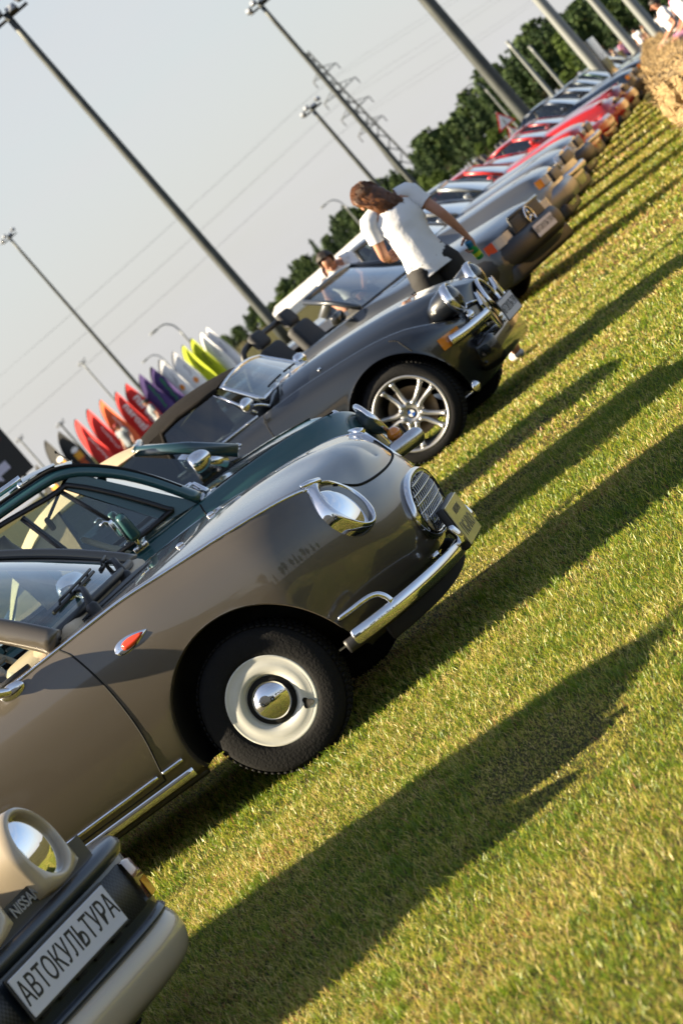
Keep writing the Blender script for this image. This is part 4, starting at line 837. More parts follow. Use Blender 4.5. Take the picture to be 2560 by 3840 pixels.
# ------------------------------------------------------------------ beige van nose (nearest, bottom left)
def build_van():
    th = 30.4; loc = np.array([-1.2325, 8.10])
    root = car('retro_van', loc, th, 'beige retro van nose with round headlamp and dark bumper, cut by the left edge')
    root.location.z = -.045
    P = paint('beige_paint', (.46, .38, .27), .0, .38); D = paint('navy_plastic', (.012, .018, .028), .0, .45, .5); MT['van_dark'] = D
    belt = [(-3.1, .90), (-2.9, .98), (-1.2, 1.0), (-.75, .90), (-.4, .80), (-.25, .715), (-.17, .655), (-.10, .600), (.03, .56)]
    top = [(-3.1, .95), (-2.9, 1.0), (-1.2, 1.02), (-.75, .93), (-.4, .83), (-.25, .745), (-.18, .69), (-.13, .65)]
    sp = dict(zb=.165, belt=belt, top=top, af=.35, ar=.4, n=(4.0, 2.5), xft=-.15, xrt=-3.08, crown=2.5, cols=(40, 70, 18), rows=(40, 14),
              rws=[(0, .54, -.09, -2.96), (.08, .60, .0, -3.0), (.22, .625, .028, -3.04), (.36, .62, .020, -3.05), (.44, .60, -.012, -3.06), (.55, .595, -.03, -3.07), (.8, .59, -.07, -3.08), (.93, .57, -.11, -3.08), (1, .52, -.13, -3.08)], taper=[(-3.1, .92), (-2, 1), (.1, 1)])
    hole = lambda c: (c[:, 0] < -.86) & (c[:, 0] > -2.9) & (np.abs(c[:, 1]) < .50)
    B = Body(root, sp, P, [(-.52, .30, .30), (-2.3, .30, .30)], hole)
    for sg in (-1, 1):
        wheel(root, -.52, sg*.50, .30, .255, .155, sg, 'steel'); wheel(root, -2.3, sg*.50, .30, .255, .155, sg, 'steel')
    def X(y, z, o=.0, half=.595, xf=-.006): return (xf-.35)+(.35+o)*max(0, 1-abs(y/(half+o))**4)**.25
    ys = .66*np.sin(np.linspace(-1, 1, 70)*math.pi/2)
    def band(z0, z1, o, m, nm, par, yr=(-.66, .66), n=70, edge=.012):
        ys_ = np.linspace(yr[0], yr[1], n) if yr != (-.66, .66) else (.595+o)*np.sin(np.linspace(-.985, .985, n)*math.pi/2)
        V = [];
        for (z, oo) in ((z0, -.03), (z0, o-.010), (z0+edge, o), (z1-edge, o), (z1, o-.010), (z1, -.05)): V += [(X(y, z, oo), y, z) for y in ys_]
        return mk(nm, V, gridf(6, n), m, par)
    bp = empty('front_bumper', (0, 0, 0)); bp.parent = root
    band(.335, .545, .020, D, 'bumper_band', bp); band(.515, .560, .036, D, 'bumper_lip', bp, edge=.016); band(.318, .345, .032, D, 'bumper_lower_lip', bp)
    band(.368, .505, .024, 'mesh_black', 'bumper_mesh', bp, (.275, .425), 14, .004); band(.365, .508, .024, 'mesh_black', 'bumper_mesh', bp, (-.425, -.275), 14, .004)
    V = [];
    for z, o in ((.372, .018), (.378, .032), (.44, .036), (.492, .032), (.498, .018)): V += [(X(y, z, o), y, z+(y-.47)*-.1) for y in np.linspace(.432, .515, 10)]
    mk('indicator', V, gridf(5, 10), 'smoked_lens', root); V2 = [(x-.012, y, z) for x, y, z in V]; 
    V = [(X(y, z, .037), y, z) for z in np.linspace(.378, .43, 4) for y in np.linspace(.455, .512, 6)]; mk('indicator_amber', V, gridf(4, 6), 'orange_lens', root)
    plate(root, (.040, 0, .446), (0, 1, 0), (0, 0, 1), .52, .112, 'АВТОКУЛЬТУРА', .80, xs=.715, bold=.0003)
    for k in range(5): mk('lower_slot', *box((X(-.2+.1*k, .36, .03), -.2+.1*k, .378), (.012, .05, .014), .004), 'gap', root)
    # dark panel with the maker's name between hood and bumper
    V = [(X(y, z, -.012+.01), y, z) for z in np.linspace(.535, .628, 5) for y in np.linspace(-.40, .40, 30)]; mk('nose_panel', V, gridf(5, 30), D, root)
    V, F = text_vf('NISSAN', .042, .002, 1.0, .0008); mk('maker_name', frame(V, (X(.03, .6, .003)+.004, .03, .602), (0, 1, 0), (0, 0, 1)), F, 'badge_grey', root, smooth=False)
    # headlamp pods standing proud of the hood
    for sg in (1, -1):
        hl = empty('headlight', (0, 0, 0)); hl.parent = root
        c = np.array([.0, .198, .689]); n = np.array([math.cos(R(8)), math.sin(R(8)), .12]); n /= np.linalg.norm(n); u = np.array([-.16, 0, 1.]); u -= (u@n)*n; u /= np.linalg.norm(u); s = np.cross(u, n)
        tt = np.linspace(0, 2*math.pi, 48, endpoint=False)
        def rg(r, p, egg=0, drop=0):
            out = []
            for t in tt:
                k = max(0, math.sin(t-R(0)))*0; q = c+s*math.cos(t)*r+u*math.sin(t)*r+n*p
                dn = max(0, -math.sin(t)); f = (1/max(abs(math.cos(t)), abs(math.sin(t))))**(.75*dn**.4) if drop > .01 else 1; q = c+(s*math.cos(t)+u*math.sin(t))*r*f+n*p; q = q+np.array([0, 0, -drop*.3*dn])+np.array([-egg*.9, -egg*.15, -egg*.05]); out.append(q)
            return np.array(out)
        V = np.concatenate([rg(.150, 0, .42, .02), rg(.135, 0, .22, .02), rg(.122, 0, .08, .03), rg(.116, .0, .02, .03), rg(.110, .012, 0, .022), rg(.100, .018, 0, .006), rg(.093, .010), rg(.090, -.015)]); V[:, 1] *= sg; mk('headlight_pod', V, gridf(8, 48, True), P, hl)
        V = np.concatenate([rg(.092*q, .016-.020*q*q) for q in np.linspace(.001, 1, 9)]); V[:, 1] *= sg; mk('headlight_lens', V, gridf(9, 48, True), 'lens_glass', hl)
        V = np.concatenate([rg(.090*q, -.075+.06*q*q) for q in np.linspace(.001, 1, 9)]); V[:, 1] *= sg; mk('headlight_reflector', V, gridf(9, 48, True), 'reflector', hl)
        V = np.concatenate([rg(.026*math.sqrt(q), -.03+.02*q) for q in np.linspace(.001, 1, 4)]); V[:, 1] *= sg; mk('headlight_bulb', V, gridf(4, 48, True), 'chrome', hl)
    # tall rounded cabin
    V = []
    for x in np.linspace(-.95, -3.0, 16):
        q = (x+.95)/-2.05; h = 1.02+.74*math.sin(math.pi*(.08+.80*q))**.75; w_ = .54-.08*q*q
        V += [(x-.10*(1-abs(s))*0, w_*math.sin(a), .98+(h-.98)*math.cos(a)**.8 if abs(a) < 1.5707 else .98) for a, s in [(a, a) for a in np.linspace(-1.57, 1.57, 17)]]
    mk('cabin_shell', V, gridf(16, 17), P, root); mk('windscreen', *patch((-.80, -.50, .95), (-.80, .50, .95), (-1.35, .45, 1.55), (-1.35, -.45, 1.55), 10, 8, (.05, 0, 0)), 'glass_dark', root)
def meshmat():
    m = mat('mesh_black', (.010, .011, .013), .5); t = m.node_tree; b = t.nodes['Principled BSDF']; tc = t.nodes.new('ShaderNodeTexCoord'); w = t.nodes.new('ShaderNodeTexChecker'); w.inputs['Scale'].default_value = 120; t.links.new(tc.outputs['Object'], w.inputs['Vector']); w.inputs[1].default_value = (.002, .002, .002, 1); w.inputs[2].default_value = (.03, .032, .036, 1); t.links.new(w.outputs[0], b.inputs['Base Color']); return m
MT['mesh_black'] = meshmat(); G_('smoked_lens', (.16, .05, .035), .12, 0, .9); G_('badge_grey', (.32, .34, .40), .35, .5)
build_van()
# ------------------------------------------------------------------ the cars farther along the row
def gen_car(name, nose, th, label, col, L=4.4, W=1.72, H=1.30, hood=.80, belt=.86, ov=.85, wb=2.55, wr=.31, wedge=0., roof='hard', glass='glass_dark', lamps='rect', bumper='black_plastic', metal=.3, cab=(-.60, -2.05), band=None, n=(3.2, 3.2), det=1, plate_txt=None, top_mat=None):
    """nose = world x,y of the middle of the front bumper"""
    ax = np.array([math.cos(R(th)), -math.sin(R(th))]); loc = np.array(nose)-ax*ov
    root = car(name, loc, th, label); P = paint(name+'_paint', col, metal, .3); w = W/2; tail = ov-L
    zh = hood; zn = hood-.10-wedge
    bl = [(tail-.02, belt-.10), (tail+.15, belt-.02), (tail+.5, belt), (cab[0], belt), (-.2, zh+.005), (.25, zh-.02-wedge*.35), (ov-.30, zh-.05-wedge*.75), (ov-.12, zn), (ov-.02, zn-.06)]
    tl = [(tail, belt-.08), (tail+.2, belt+.02), (tail+.6, belt+.035), (cab[0], zh+.075), (-.2, zh+.05), (.25, zh+.025-wedge*.35), (ov-.30, zh-.01-wedge*.75), (ov-.12, zn+.035), (ov-.05, zn)]
    sp = dict(zb=.19, belt=bl, top=tl, af=.28, ar=.30, n=n, xft=ov-.05, xrt=tail+.02, crown=3.2, cols=(18, 54, 12), rows=(26, 8), rws=[(0, w*.90, ov-.14, tail+.12), (.10, w*.965, ov-.06, tail+.05), (.35, w*1.0, ov-.015, tail), (.6, w, ov-.01, tail), (.85, w*.975, ov-.03, tail+.01), (1, w*.90, ov-.05, tail+.02)], taper=[(tail, .93), (tail+.8, 1), (0, 1), (ov, .92)])
    hole = (lambda c: (c[:, 0] < cab[0]-.1) & (c[:, 0] > cab[1]+.1) & (np.abs(c[:, 1]) < w*.80)) if roof != 'none' else None
    doorp = lambda c: (np.abs(c[:, 1]) > w*.8) & (c[:, 0] < cab[0]+.06) & (c[:, 0] > cab[0]-1.0) & (c[:, 2] > .30)
    hoodp = lambda c: (np.abs(c[:, 1]) < w*.80) & (c[:, 0] > cab[0]+.10) & (c[:, 0] < ov-.10) & (c[:, 2] > zn-.03)
    B = Body(root, sp, P, [(0, wr, wr+.055), (-wb, wr, wr+.055)], hole, [('door', lambda c: doorp(c) & (c[:, 1] < 0), P), ('door', lambda c: doorp(c) & (c[:, 1] > 0), P), ('hood', hoodp, P)])
    for sg in (-1, 1):
        wheel(root, 0, sg*(w-.12), wr, wr, .19, sg, 10, tyre_in=.68); wheel(root, -wb, sg*(w-.12), wr, wr, .19, sg, 10, tyre_in=.68)
        mk('door_gap', *tube(B.onside([(cab[0]+.06, belt-.01), (cab[0]+.06, .55), (cab[0]+.04, .30)], -.001, sg, 16), .004, 5), 'gap', root)
    a0, a1, c0 = cab[0], cab[0]-.52, cab[1]; yb, yt = w*.84, w*.68; zt = H-.03
    A = lambda sg: np.array([a0, sg*yb, belt+.02]); At = lambda sg: np.array([a1, sg*yt, zt-.02]); Ct = lambda sg: np.array([c0+.42, sg*yt, zt-.03]); Cb = lambda sg: np.array([c0-.05, sg*yb, belt+.02])
    tm = top_mat or P
    mk('windscreen', *patch(A(-1), A(1), At(1), At(-1), 10, 6, (.08, 0, .0)), glass, root)
    mk('windscreen_header', *tube([At(1)*(1-t)+At(-1)*t+np.array([.06*4*t*(1-t), 0, .02*4*t*(1-t)]) for t in np.linspace(0, 1, 9)], .024, 8), P, root)
    for sg in (-1, 1):
        mk('windscreen_pillar', *tube([A(sg), (A(sg)+At(sg))/2+np.array([.015, 0, .01]), At(sg)], .027, 8), P, root)
        e = empty('door_mirror', (a0-.18, sg*(w*.93), belt+.05)); e.parent = root; mk('mirror_shell', *box((0, sg*.05, .02), (.09, .18, .11), .03, 3), 'black_gloss' if roof == 'open' else P, e); mk('mirror_glass', *box((-.047, sg*.05, .02), (.004, .15, .085), .001), 'mirror_glass', e)
    if roof == 'hard':
        V = [];
        for q in np.linspace(0, 1, 8):
            p = At(1)*(1-q)+Ct(1)*q; V += [(p[0]+.06*(1-s*s)*(1-q)-.05*(1-s*s)*q, p[1]*s, p[2]+.015+.055*(1-abs(s)**2.4)*(.6+1.6*q*(1-q))) for s in np.linspace(-1, 1, 11)]
        mk('roof', V, gridf(8, 11), tm, root)
        mk('rear_window', *patch(Cb(-1), Cb(1), Ct(1), Ct(-1), 10, 6, (-.06, 0, 0)), glass, root)
        for sg in (-1, 1):
            mk('roof_rail', *tube([At(sg), At(sg)*.5+Ct(sg)*.5+np.array([0, sg*.01, .02]), Ct(sg)], .030, 8), P, root); mk('rear_pillar', *tube([Ct(sg), Cb(sg)], [.05, .075], 8, sq=(1, .6)), P, root)
            m_ = (a0+c0)/2-.05; Mb = np.array([m_, sg*yb, belt+.02]); Mt = np.array([m_+.0, sg*yt, zt]); mk('door_window', *patch(A(sg)+np.array([-.05, 0, 0]), Mb, Mt, At(sg), 5, 5, (0, sg*.02, 0)), glass, root); mk('quarter_window', *patch(Mb, Cb(sg), Ct(sg), Mt, 5, 5, (0, sg*.02, 0)), glass, root)
            mk('centre_pillar', *tube([Mb, Mt], .02, 6), 'black_plastic', root)
    if roof in ('open', 'hard') :
        mk('cabin_floor', *box(((a0+c0)/2, 0, .50), (a0-c0-.1, w*1.6, .3), .05), 'dark_interior', root); mk('dashboard', *box((a0-.12, 0, belt-.02), (.25, w*1.55, .10), .03), 'dark_interior', root)
        for sg in (-1, 1): seat(root, a0-1.12, sg*.36, .52, 'dark_interior')
        steering(root, (a0-.45, .36, belt+.02), .18, 'dark_interior')
    if roof == 'open':
        x = a0-1.42; q = crom(np.array([(x-.10, -yb*.92, belt-.05), (x+.02, -yb*.88, belt+.26), (x+.05, -yb*.72, belt+.36), (x+.05, 0, belt+.38), (x+.05, yb*.72, belt+.36), (x+.02, yb*.88, belt+.26), (x-.10, yb*.92, belt-.05)]), 40); mk('roll_bar', *tube(q, .032, 10), 'black_plastic', root)
        mk('hood_cover', *box((c0-.05, 0, belt+.03), (.5, w*1.5, .06), .025, 3), 'canvas_black', root)
    # front
    if lamps == 'rect':
        for sg in (-1, 1):
            V = [];
            for z in np.linspace(zn-.125, zn-.03, 5):
                for t in np.linspace(0, 1, 14): 
                    y = w*(.52+.40*t); x = ov-.055+.0-.20*max(0, (y/w-.70)/.25)**2.2; V.append((x+.020, sg*y, z))
            mk('headlight', V, gridf(5, 14), 'lamp_clear', root)
            V = [(v[0]+.004, v[1], v[2]) for v in V if abs(v[1]) > w*.855]; k = len(V)//5
            mk('indicator', V, gridf(5, k), band or 'orange_lens', root)
    elif lamps == 'round':
        for sg in (-1, 1):
            for y in (.56, .80):
                e = empty('headlight', (ov-.06, sg*w*y, zn-.09)); e.parent = root; mk('headlight_lens', *lathe([(.075, 0), (.06, .02), (.0001, .03)], 20, 'x'), 'lamp_clear', e); mk('headlight_bezel', *tube([(0.0, .078*math.cos(t), .078*math.sin(t)) for t in np.linspace(0, 2*math.pi, 20, endpoint=False)], .010, 6, True), 'chrome', e)
    elif lamps == 'pop':
        for sg in (-1, 1): mk('headlight_lid', *box((ov-.30, sg*w*.62, zn+.075+wedge*.2), (.26, .30, .02), .008), P, root)
        for sg in (-1, 1): mk('indicator', *box((ov-.03, sg*w*.72, zn-.17), (.03, .22, .05), .01), 'orange_lens', root)
    if bumper:
        q = np.array([(ov-.0-.42*abs(s)**5, w*1.0*s, .47) for s in np.linspace(-1, 1, 40)]); 
        if bumper == 'chrome': mk('front_bumper', *tube(q+np.array([.05, 0, 0]), .045, 10, sq=(1, .5), upv=(0, 0, 1)), 'satin_metal', root)
        else: mk('front_bumper', *tube(q+np.array([.02, 0, -.03]), .12, 12, sq=(1, .45), upv=(0, 0, 1)), bumper if bumper != 'body' else P, root)
    mk('grille', *box((ov-.035, 0, zn-.10), (.05, w*.95, .13), .01), 'black_plastic', root)
    mk('chin', *box((ov-.16, 0, .27), (.22, w*1.7, .16), .04, 3), 'black_plastic', root)
    if plate_txt: plate(root, (ov+.085, 0, .46), (0, 1, 0), (0, 0, 1), .52, .125, plate_txt, .62, xs=.86, bold=.0008)
    return root, P, B
G_('lamp_clear', (.34, .36, .40), .12, 0, .7); G_('silver_trim', (.22, .22, .23), .3, .6)
# grey open two-seater with the big star grille
rt, Pm, Bm = gen_car('convertible', (3.063, 30.54), 30, 'dark grey open convertible with round star on its black grille, behind the black roadster', (.028, .032, .040), L=4.45, W=1.80, H=1.30, hood=.80, belt=.87, ov=.97, wb=2.51, wr=.325, wedge=.03, roof='open', glass='glass_dark', lamps='rect', bumper='grey_plastic' if False else 'black_plastic', cab=(-.62, -2.2), n=(3.6, 3.2), plate_txt='АВТОКУЛЬТУРА', band='red_lens')
g = empty('grille_emblem', (.990, 0, .610)); g.parent = rt
tt = np.linspace(0, 2*math.pi, 40, endpoint=False); mk('emblem_ring', *tube([(0, .092*math.cos(t), .092*math.sin(t)) for t in tt], .011, 8, True), 'chrome', g)
mk('emblem_star', *merge(*[tube([(0, 0, 0), (0, .088*math.cos(R(a)), .088*math.sin(R(a)))], [.017, .004], 8) for a in (90, 210, 330)]), 'chrome', g)
mk('grille_panel', *box((.955, 0, .612), (.03, .80, .20), .012), 'black_plastic', rt); mk('grille_slats', *merge(*[box((.972, 0, .535+.026*i), (.012, .78, .006)) for i in range(7)]), 'black_plastic', rt); mk('grille_frame', *tube([(.972, -.41, .716), (.972, .41, .716)], .016, 8), Pm, rt)
GR = [ # name, nose, heading, label, colour, options
 ('coupe', (4.25, 36.8), 13, 'silver coupe with wide wrapped headlamp, next beyond the grey convertible', (.17, .175, .185), dict(L=4.9, W=1.82, H=1.38, hood=.86, belt=.92, ov=.88, wb=2.85, wr=.33, bumper='silver_trim', metal=.75)),
 ('sports_saloon', (5, 41.2), 16, 'pale silver car with twin round lamps and dark front, beyond the silver coupe', (.20, .21, .23), dict(L=4.5, hood=.86, belt=.9, lamps='round', metal=.6, wr=.32, bumper='chrome')),
 ('saloon', (5.9, 46.5), 14, 'white and blue saloon with orange corner lamp, before the first red car', (.22, .24, .26), dict(L=4.5, H=1.36, hood=.84, belt=.9, metal=.3)),
 ('red_saloon', (6.85, 52), 14, 'red car with black round lamp and chrome bumper, first of the red cars', (.50, .018, .012), dict(L=4.3, lamps='round', hood=.84, metal=.05, bumper='chrome')),
 ('red_sports_car', (7.75, 56.6), 18, 'red wedge shaped sports car with flat nose, second of the red cars', (.48, .012, .012), dict(L=4.3, W=1.78, H=1.16, hood=.76, belt=.84, wedge=.17, ov=.98, lamps='pop', bumper='body', metal=.05)),
 ('red_coupe', (8.8, 61.2), 16, 'red coupe with tall curved wings, third of the red cars', (.42, .014, .014), dict(L=4.2, H=1.22, hood=.84, belt=.86, wedge=.08, lamps='pop', bumper='body', metal=.05)),
 ('maroon_coupe', (9.75, 65.8), 16, 'dark red coupe, last of the red cars', (.20, .012, .015), dict(L=4.2, H=1.25, hood=.82, lamps='pop', bumper='body', metal=.1)),
 ('navy_saloon', (10.9, 71), 16, 'dark blue saloon with pale windscreen edge, beyond the red cars', (.015, .025, .05), dict(H=1.42, hood=.9, belt=.95)),
 ('muscle_car', (12.1, 76.5), 16, 'black car with its engine hood raised', (.012, .012, .015), dict(H=1.36, hood=.9, belt=.93)),
 ('dark_saloon', (13.3, 83), 16, 'dark saloon parked just beyond the car with raised hood', (.02, .03, .035), dict(H=1.4)),
 ('green_saloon', (14.7, 90.5), 16, 'dark green car near the far end of the row', (.015, .05, .035), dict(H=1.4)),
 ('pale_saloon', (16.6, 101), 16, 'pale green grey car near the far end of the row', (.30, .36, .34), dict(H=1.42)),
 ('black_saloon', (19.3, 117), 16, 'black car last in the row, beside the straw bales', (.012, .012, .014), dict(H=1.42)),
]
for nm, nose, th, lab, col, kw in GR:
    r_, P_, B_ = gen_car(nm, nose, th, lab, col, **kw)
    if nm == 'muscle_car':
        mk('raised_hood', *box((.05, 0, 1.36), (.05, 1.36, 1.15), .02, 3, rot=None), P_, r_)
        mk('hood_stay', *tube([(.5, .5, .9), (.1, .5, 1.5)], .012, 6), 'satin_metal', r_)
# ------------------------------------------------------------------ beyond the cars: everything that stands plumb leans a little to the lawn's slope
LEAN = -R(3.3); KD = LENS/50
def px(x, y, D):
    """point at depth y=D (metres) seen at photo pixel x,y"""
    F_ = LENS/36*3840; u = (x-1280)/F_; v = -(y-1920)/F_; r = fwd+u*camR+v*camU; return np.array([0, 0, HC])+r*(D/r[1])
def foot(x, y, D):
    """point on the lawn under a leaning upright that passes through photo pixel x,y"""
    p = px(x, y, D); return np.array([p[0]-p[2]*math.tan(LEAN), D, 0]), p[2]/math.cos(LEAN)
G_('mast_steel', (.055, .062, .062), .55, .3, vary=.25, vscale=3); G_('lamp_pole', (.20, .215, .22), .5, .2); G_('flood_black', (.02, .02, .022), .5); G_('pylon_steel', (.05, .055, .055), .6, .3)
G_('pine_bark', (.08, .055, .038), .95, vary=.3)
def mast(top, D, r0_, r1_, label, head='flood', m='mast_steel', extra=0., grp='floodlight masts behind the parked cars', nm='floodlight_mast'):
    b, h = foot(top[0], top[1], D*KD); h += extra; e = empty(nm, b, 0, LEAN); tag(e, label, 'mast' if head != 'curve' else 'street lamp', grp)
    n = 12
    mk('pole', *tube([(0, 0, h*t) for t in np.linspace(0, 1, n)], np.linspace(r0_, r1_, n), 14), m, e)
    if head == 'flood':
        mk('crossarm', *tube([(-1.0*r0_*4, 0, h-.2), (r0_*4, 0, h-.2)], r1_*.5, 8), 'flood_black', e)
        for i, x in enumerate((-3.6*r0_, -1.3*r0_, 1.3*r0_, 3.6*r0_)):
            f = empty('floodlight', (x, -.15, h-.05+.14*(i % 2))); f.parent = e; s = r0_*1.5
            V, F = box((0, 0, 0), (s*1.25, s*.55, s), .02); V = V@rotm('X', R(-35)).T@rotm('Z', R(25*(i-1.5))).T; mk('floodlight_body', V, F, 'flood_black', f); V, F = box((0, -s*.29, 0), (s*1.1, .02, s*.85)); V = V@rotm('X', R(-35)).T@rotm('Z', R(25*(i-1.5))).T; mk('floodlight_glass', V, F, 'lamp_clear', f)
    elif head == 'curve':
        q = crom(np.array([(0, 0, h-.02), (-.10, 0, h+.5), (-.5, 0, h+.95), (-1.1, 0, h+1.05)]), 16); mk('arm', *tube(q, r1_*.8, 8), m, e); mk('lantern', *ell((-1.35, 0, h+1.03), (.38, .14, .09), 14, 8), m, e)
    elif head == 'plain': mk('pole_cap', *ell((0, 0, h), (r1_*1.3, r1_*1.3, r1_), 10, 6), m, e)
    return e
mast((20, 50), 46, .19, .115, 'tallest dark floodlight mast, rising from the tent to the top left corner'); mast((968, 8), 62, .155, .10, 'floodlight mast in front of the lattice pylon'); mast((1240, -420), 38, .215, .16, 'thick bare mast whose top is cut off, right of the pylon', 'plain')
mast((30, 885), 92, .145, .09, 'thin floodlight mast behind the purple flags'); mast((306, 1358), 135, .11, .08, 'short floodlight mast above the large red flags', m='lamp_pole'); mast((225, 1587), 140, .12, .09, 'small dark floodlight mast beside the black flags'); mast((72, 1645), 145, .12, .09, 'small floodlight mast behind the parking board', m='lamp_pole')
mast((1163, 402), 78, .16, .11, 'dark floodlight mast left of the woman in white'); mast((1902, 158), 84, .16, .11, 'grey mast before the pines, left of the thick one', 'plain', 'lamp_pole'); mast((1985, 175), 95, .13, .10, 'thin grey mast before the pines, nearest the red cars', 'plain', 'lamp_pole'); mast((1850, -200), 42, .20, .15, 'pale thick mast over the car with raised hood', 'plain', 'lamp_pole'); mast((2000, -260), 52, .19, .14, 'grey mast second from the top right corner', 'plain', 'lamp_pole'); mast((2120, -280), 46, .20, .15, 'grey mast nearest the top right corner', 'plain', 'lamp_pole')
for (x, y, D, lab) in [(640, 1200, 95, 'curved street lamp above the lime flags'), (590, 1320, 130, 'curved street lamp above the white flags'), (1262, 738, 120, 'curved street lamp left of the woman with long hair'), (1790, 300, 110, 'curved street lamp before the pine trees')]:
    mast((x, y), D, .10, .065, lab, 'curve', 'lamp_pole', -.9, 'curved street lamps far behind', 'street_lamp')
# lattice pylon and its wires
def pylon():
    b, h = foot(1150, 195, 250*KD); e = empty('power_pylon', b, 0, LEAN); tag(e, 'lattice power pylon with six arms seen past the floodlight mast', 'pylon')
    hw = lambda z: 1.7*(1-z/h)**1.15+.25; leg = []; br = []
    for sx in (-1, 1):
        for sy in (-1, 1): leg.append(tube([(sx*hw(z), sy*hw(z), z) for z in np.linspace(0, h, 9)], .10, 5))
    zs = np.cumsum(np.concatenate([[0], np.linspace(3.2, 1.1, 14)])); zs = zs*h/zs[-1]
    for a, c in zip(zs[:-1], zs[1:]):
        for s in (-1, 1):
            for ax_ in (0, 1):
                for d in (-1, 1):
                    p = [d*hw(a), s*hw(a), a]; q = [-d*hw(c), s*hw(c), c]
                    if ax_: p = [p[1], p[0], p[2]]; q = [q[1], q[0], q[2]]
                    br.append(tube([p, q], .055, 4))
    mk('legs', *merge(*leg), 'pylon_steel', e); mk('bracing', *merge(*br), 'pylon_steel', e)
    for k, (zf, w_) in enumerate([(.86, 2.6), (.74, 3.6), (.62, 3.2), (.50, 2.8)]):
        z = h*zf
        for s in (-1, 1): mk('arm', *merge(tube([(0, 0, z-.2), (s*w_, 0, z)], [.14, .07], 5), tube([(0, 0, z+1.3), (s*w_, 0, z)], .07, 5), *[tube([(s*w_*t, 0, z-.1), (s*w_*(t+.12), 0, z+1.3*(1-t-.12))], .05, 4) for t in (.15, .4, .65)]), 'pylon_steel', e); mk('insulator', *tube([(s*w_, 0, z), (s*w_, 0, z-1.3)], .10, 6), 'flood_black', e)
    for k, (zf, w_) in enumerate([(.86, 2.6), (.74, 3.6), (.62, 3.2)]):
        for s in (-1, 1):
            z = h*zf-1.3; w = mk('power_line', *tube([(s*w_+(x if s else 0), .25*x, z-7*(1-((x+90)/90)**2)*.35 if x < 0 else z-.0009*x*(180-x)) for x in np.linspace(-180, 180, 40)], .012, 4), 'flood_black'); w.location = b; w.rotation_euler = (0, LEAN, 0); tag(w, 'thin sagging power line crossing the sky from the pylon', 'power line', 'power lines')
pylon()
# ------------------------------------------------------------------ trees
def leafmat(name, c1, c2):
    m = bpy.data.materials.new(name); m.use_nodes = True; t = m.node_tree; b = t.nodes['Principled BSDF']; b.inputs['Roughness'].default_value = .7; b.inputs['Specular IOR Level'].default_value = .2
    at = t.nodes.new('ShaderNodeAttribute'); at.attribute_name = 'rnd'; r = t.nodes.new('ShaderNodeValToRGB'); r.color_ramp.elements[0].color = (*c1, 1); r.color_ramp.elements[1].color = (*c2, 1); t.links.new(at.outputs['Fac'], r.inputs[0]); t.links.new(r.outputs[0], b.inputs['Base Color']); return m
LM = [leafmat('pine_needles', (.020, .044, .014), (.075, .115, .030)), leafmat('spruce_needles', (.014, .034, .014), (.055, .092, .030)), leafmat('birch_leaves', (.045, .085, .015), (.12, .17, .035))]
def tree_proto(kind, seed):
    r = np.random.default_rng(seed); h = 10.; e = empty(['pine_tree', 'spruce_tree', 'birch_tree'][kind])
    tr = [tube([(.10*math.sin(z*1.3+seed), .08*math.cos(z), z) for z in np.linspace(0, h*.96, 10)], np.linspace(.20, .03, 10), 8)]
    P = []; S_ = []
    nb = 46
    for i in range(nb):
        z = h*(.22+.76*(i+.5)/nb) if kind == 1 else h*(.35+.62*(i+.5)/nb) if kind == 0 else h*(.25+.72*(i+.5)/nb); q = (z/h)
        R_ = {0: 1.9*math.sin(math.pi*min(1, (1-q)*1.25+.08))**.8*(.7+.6*r.random()), 1: 1.9*(1-q)**.85*(.6+.8*r.random())+.06, 2: 2.2*math.sin(math.pi*min(.97, (q-.2)/.82+.04))**.7*(.65+.6*r.random())}[kind]
        a = i*2.399+r.normal()*.3; drop = {0: .25, 1: -.35, 2: .5}[kind]
        end = np.array([R_*math.cos(a), R_*math.sin(a), z+drop*R_*.5]); tr.append(tube([(0, 0, z), end*np.array([.6, .6, 0])+np.array([0, 0, z+drop*R_*.2]), end], [.05, .03, .01], 4))
        n = int(14+20*R_)
        t = r.random(n)**.6; c = np.array([0, 0, z])*(1-t[:, None])+end*t[:, None]; c += r.normal(size=(n, 3))*np.array([.26, .26, .20])*(.5+.5*R_/2); P.append(c); S_.append(np.full(n, .17 if kind == 1 else .20))
    P = np.concatenate(P); S_ = np.concatenate(S_)*(.7+.7*r.random(len(P))); n = len(P)
    a = r.normal(size=(n, 3)); a /= np.linalg.norm(a, axis=1)[:, None]; b = np.cross(a, r.normal(size=(n, 3))); b /= np.linalg.norm(b, axis=1)[:, None]
    V = np.stack([P+a*S_[:, None]*1.5, P+b*S_[:, None]*.7, P-a*S_[:, None]*1.1, P-b*S_[:, None]*.7], 1).reshape(-1, 3); F = np.arange(4*n).reshape(n, 4)
    mk('trunk', *merge(*tr), 'pine_bark', e); c = mk('crown', V, F.tolist(), LM[kind], e, smooth=False)
    at = c.data.attributes.new('rnd', 'FLOAT', 'POINT'); at.data.foreach_set('value', np.repeat(np.clip(r.random(n)*.7+.3*vnoise(P[:, 0]+9, P[:, 2], .9, seed), 0, 1), 4)); return e
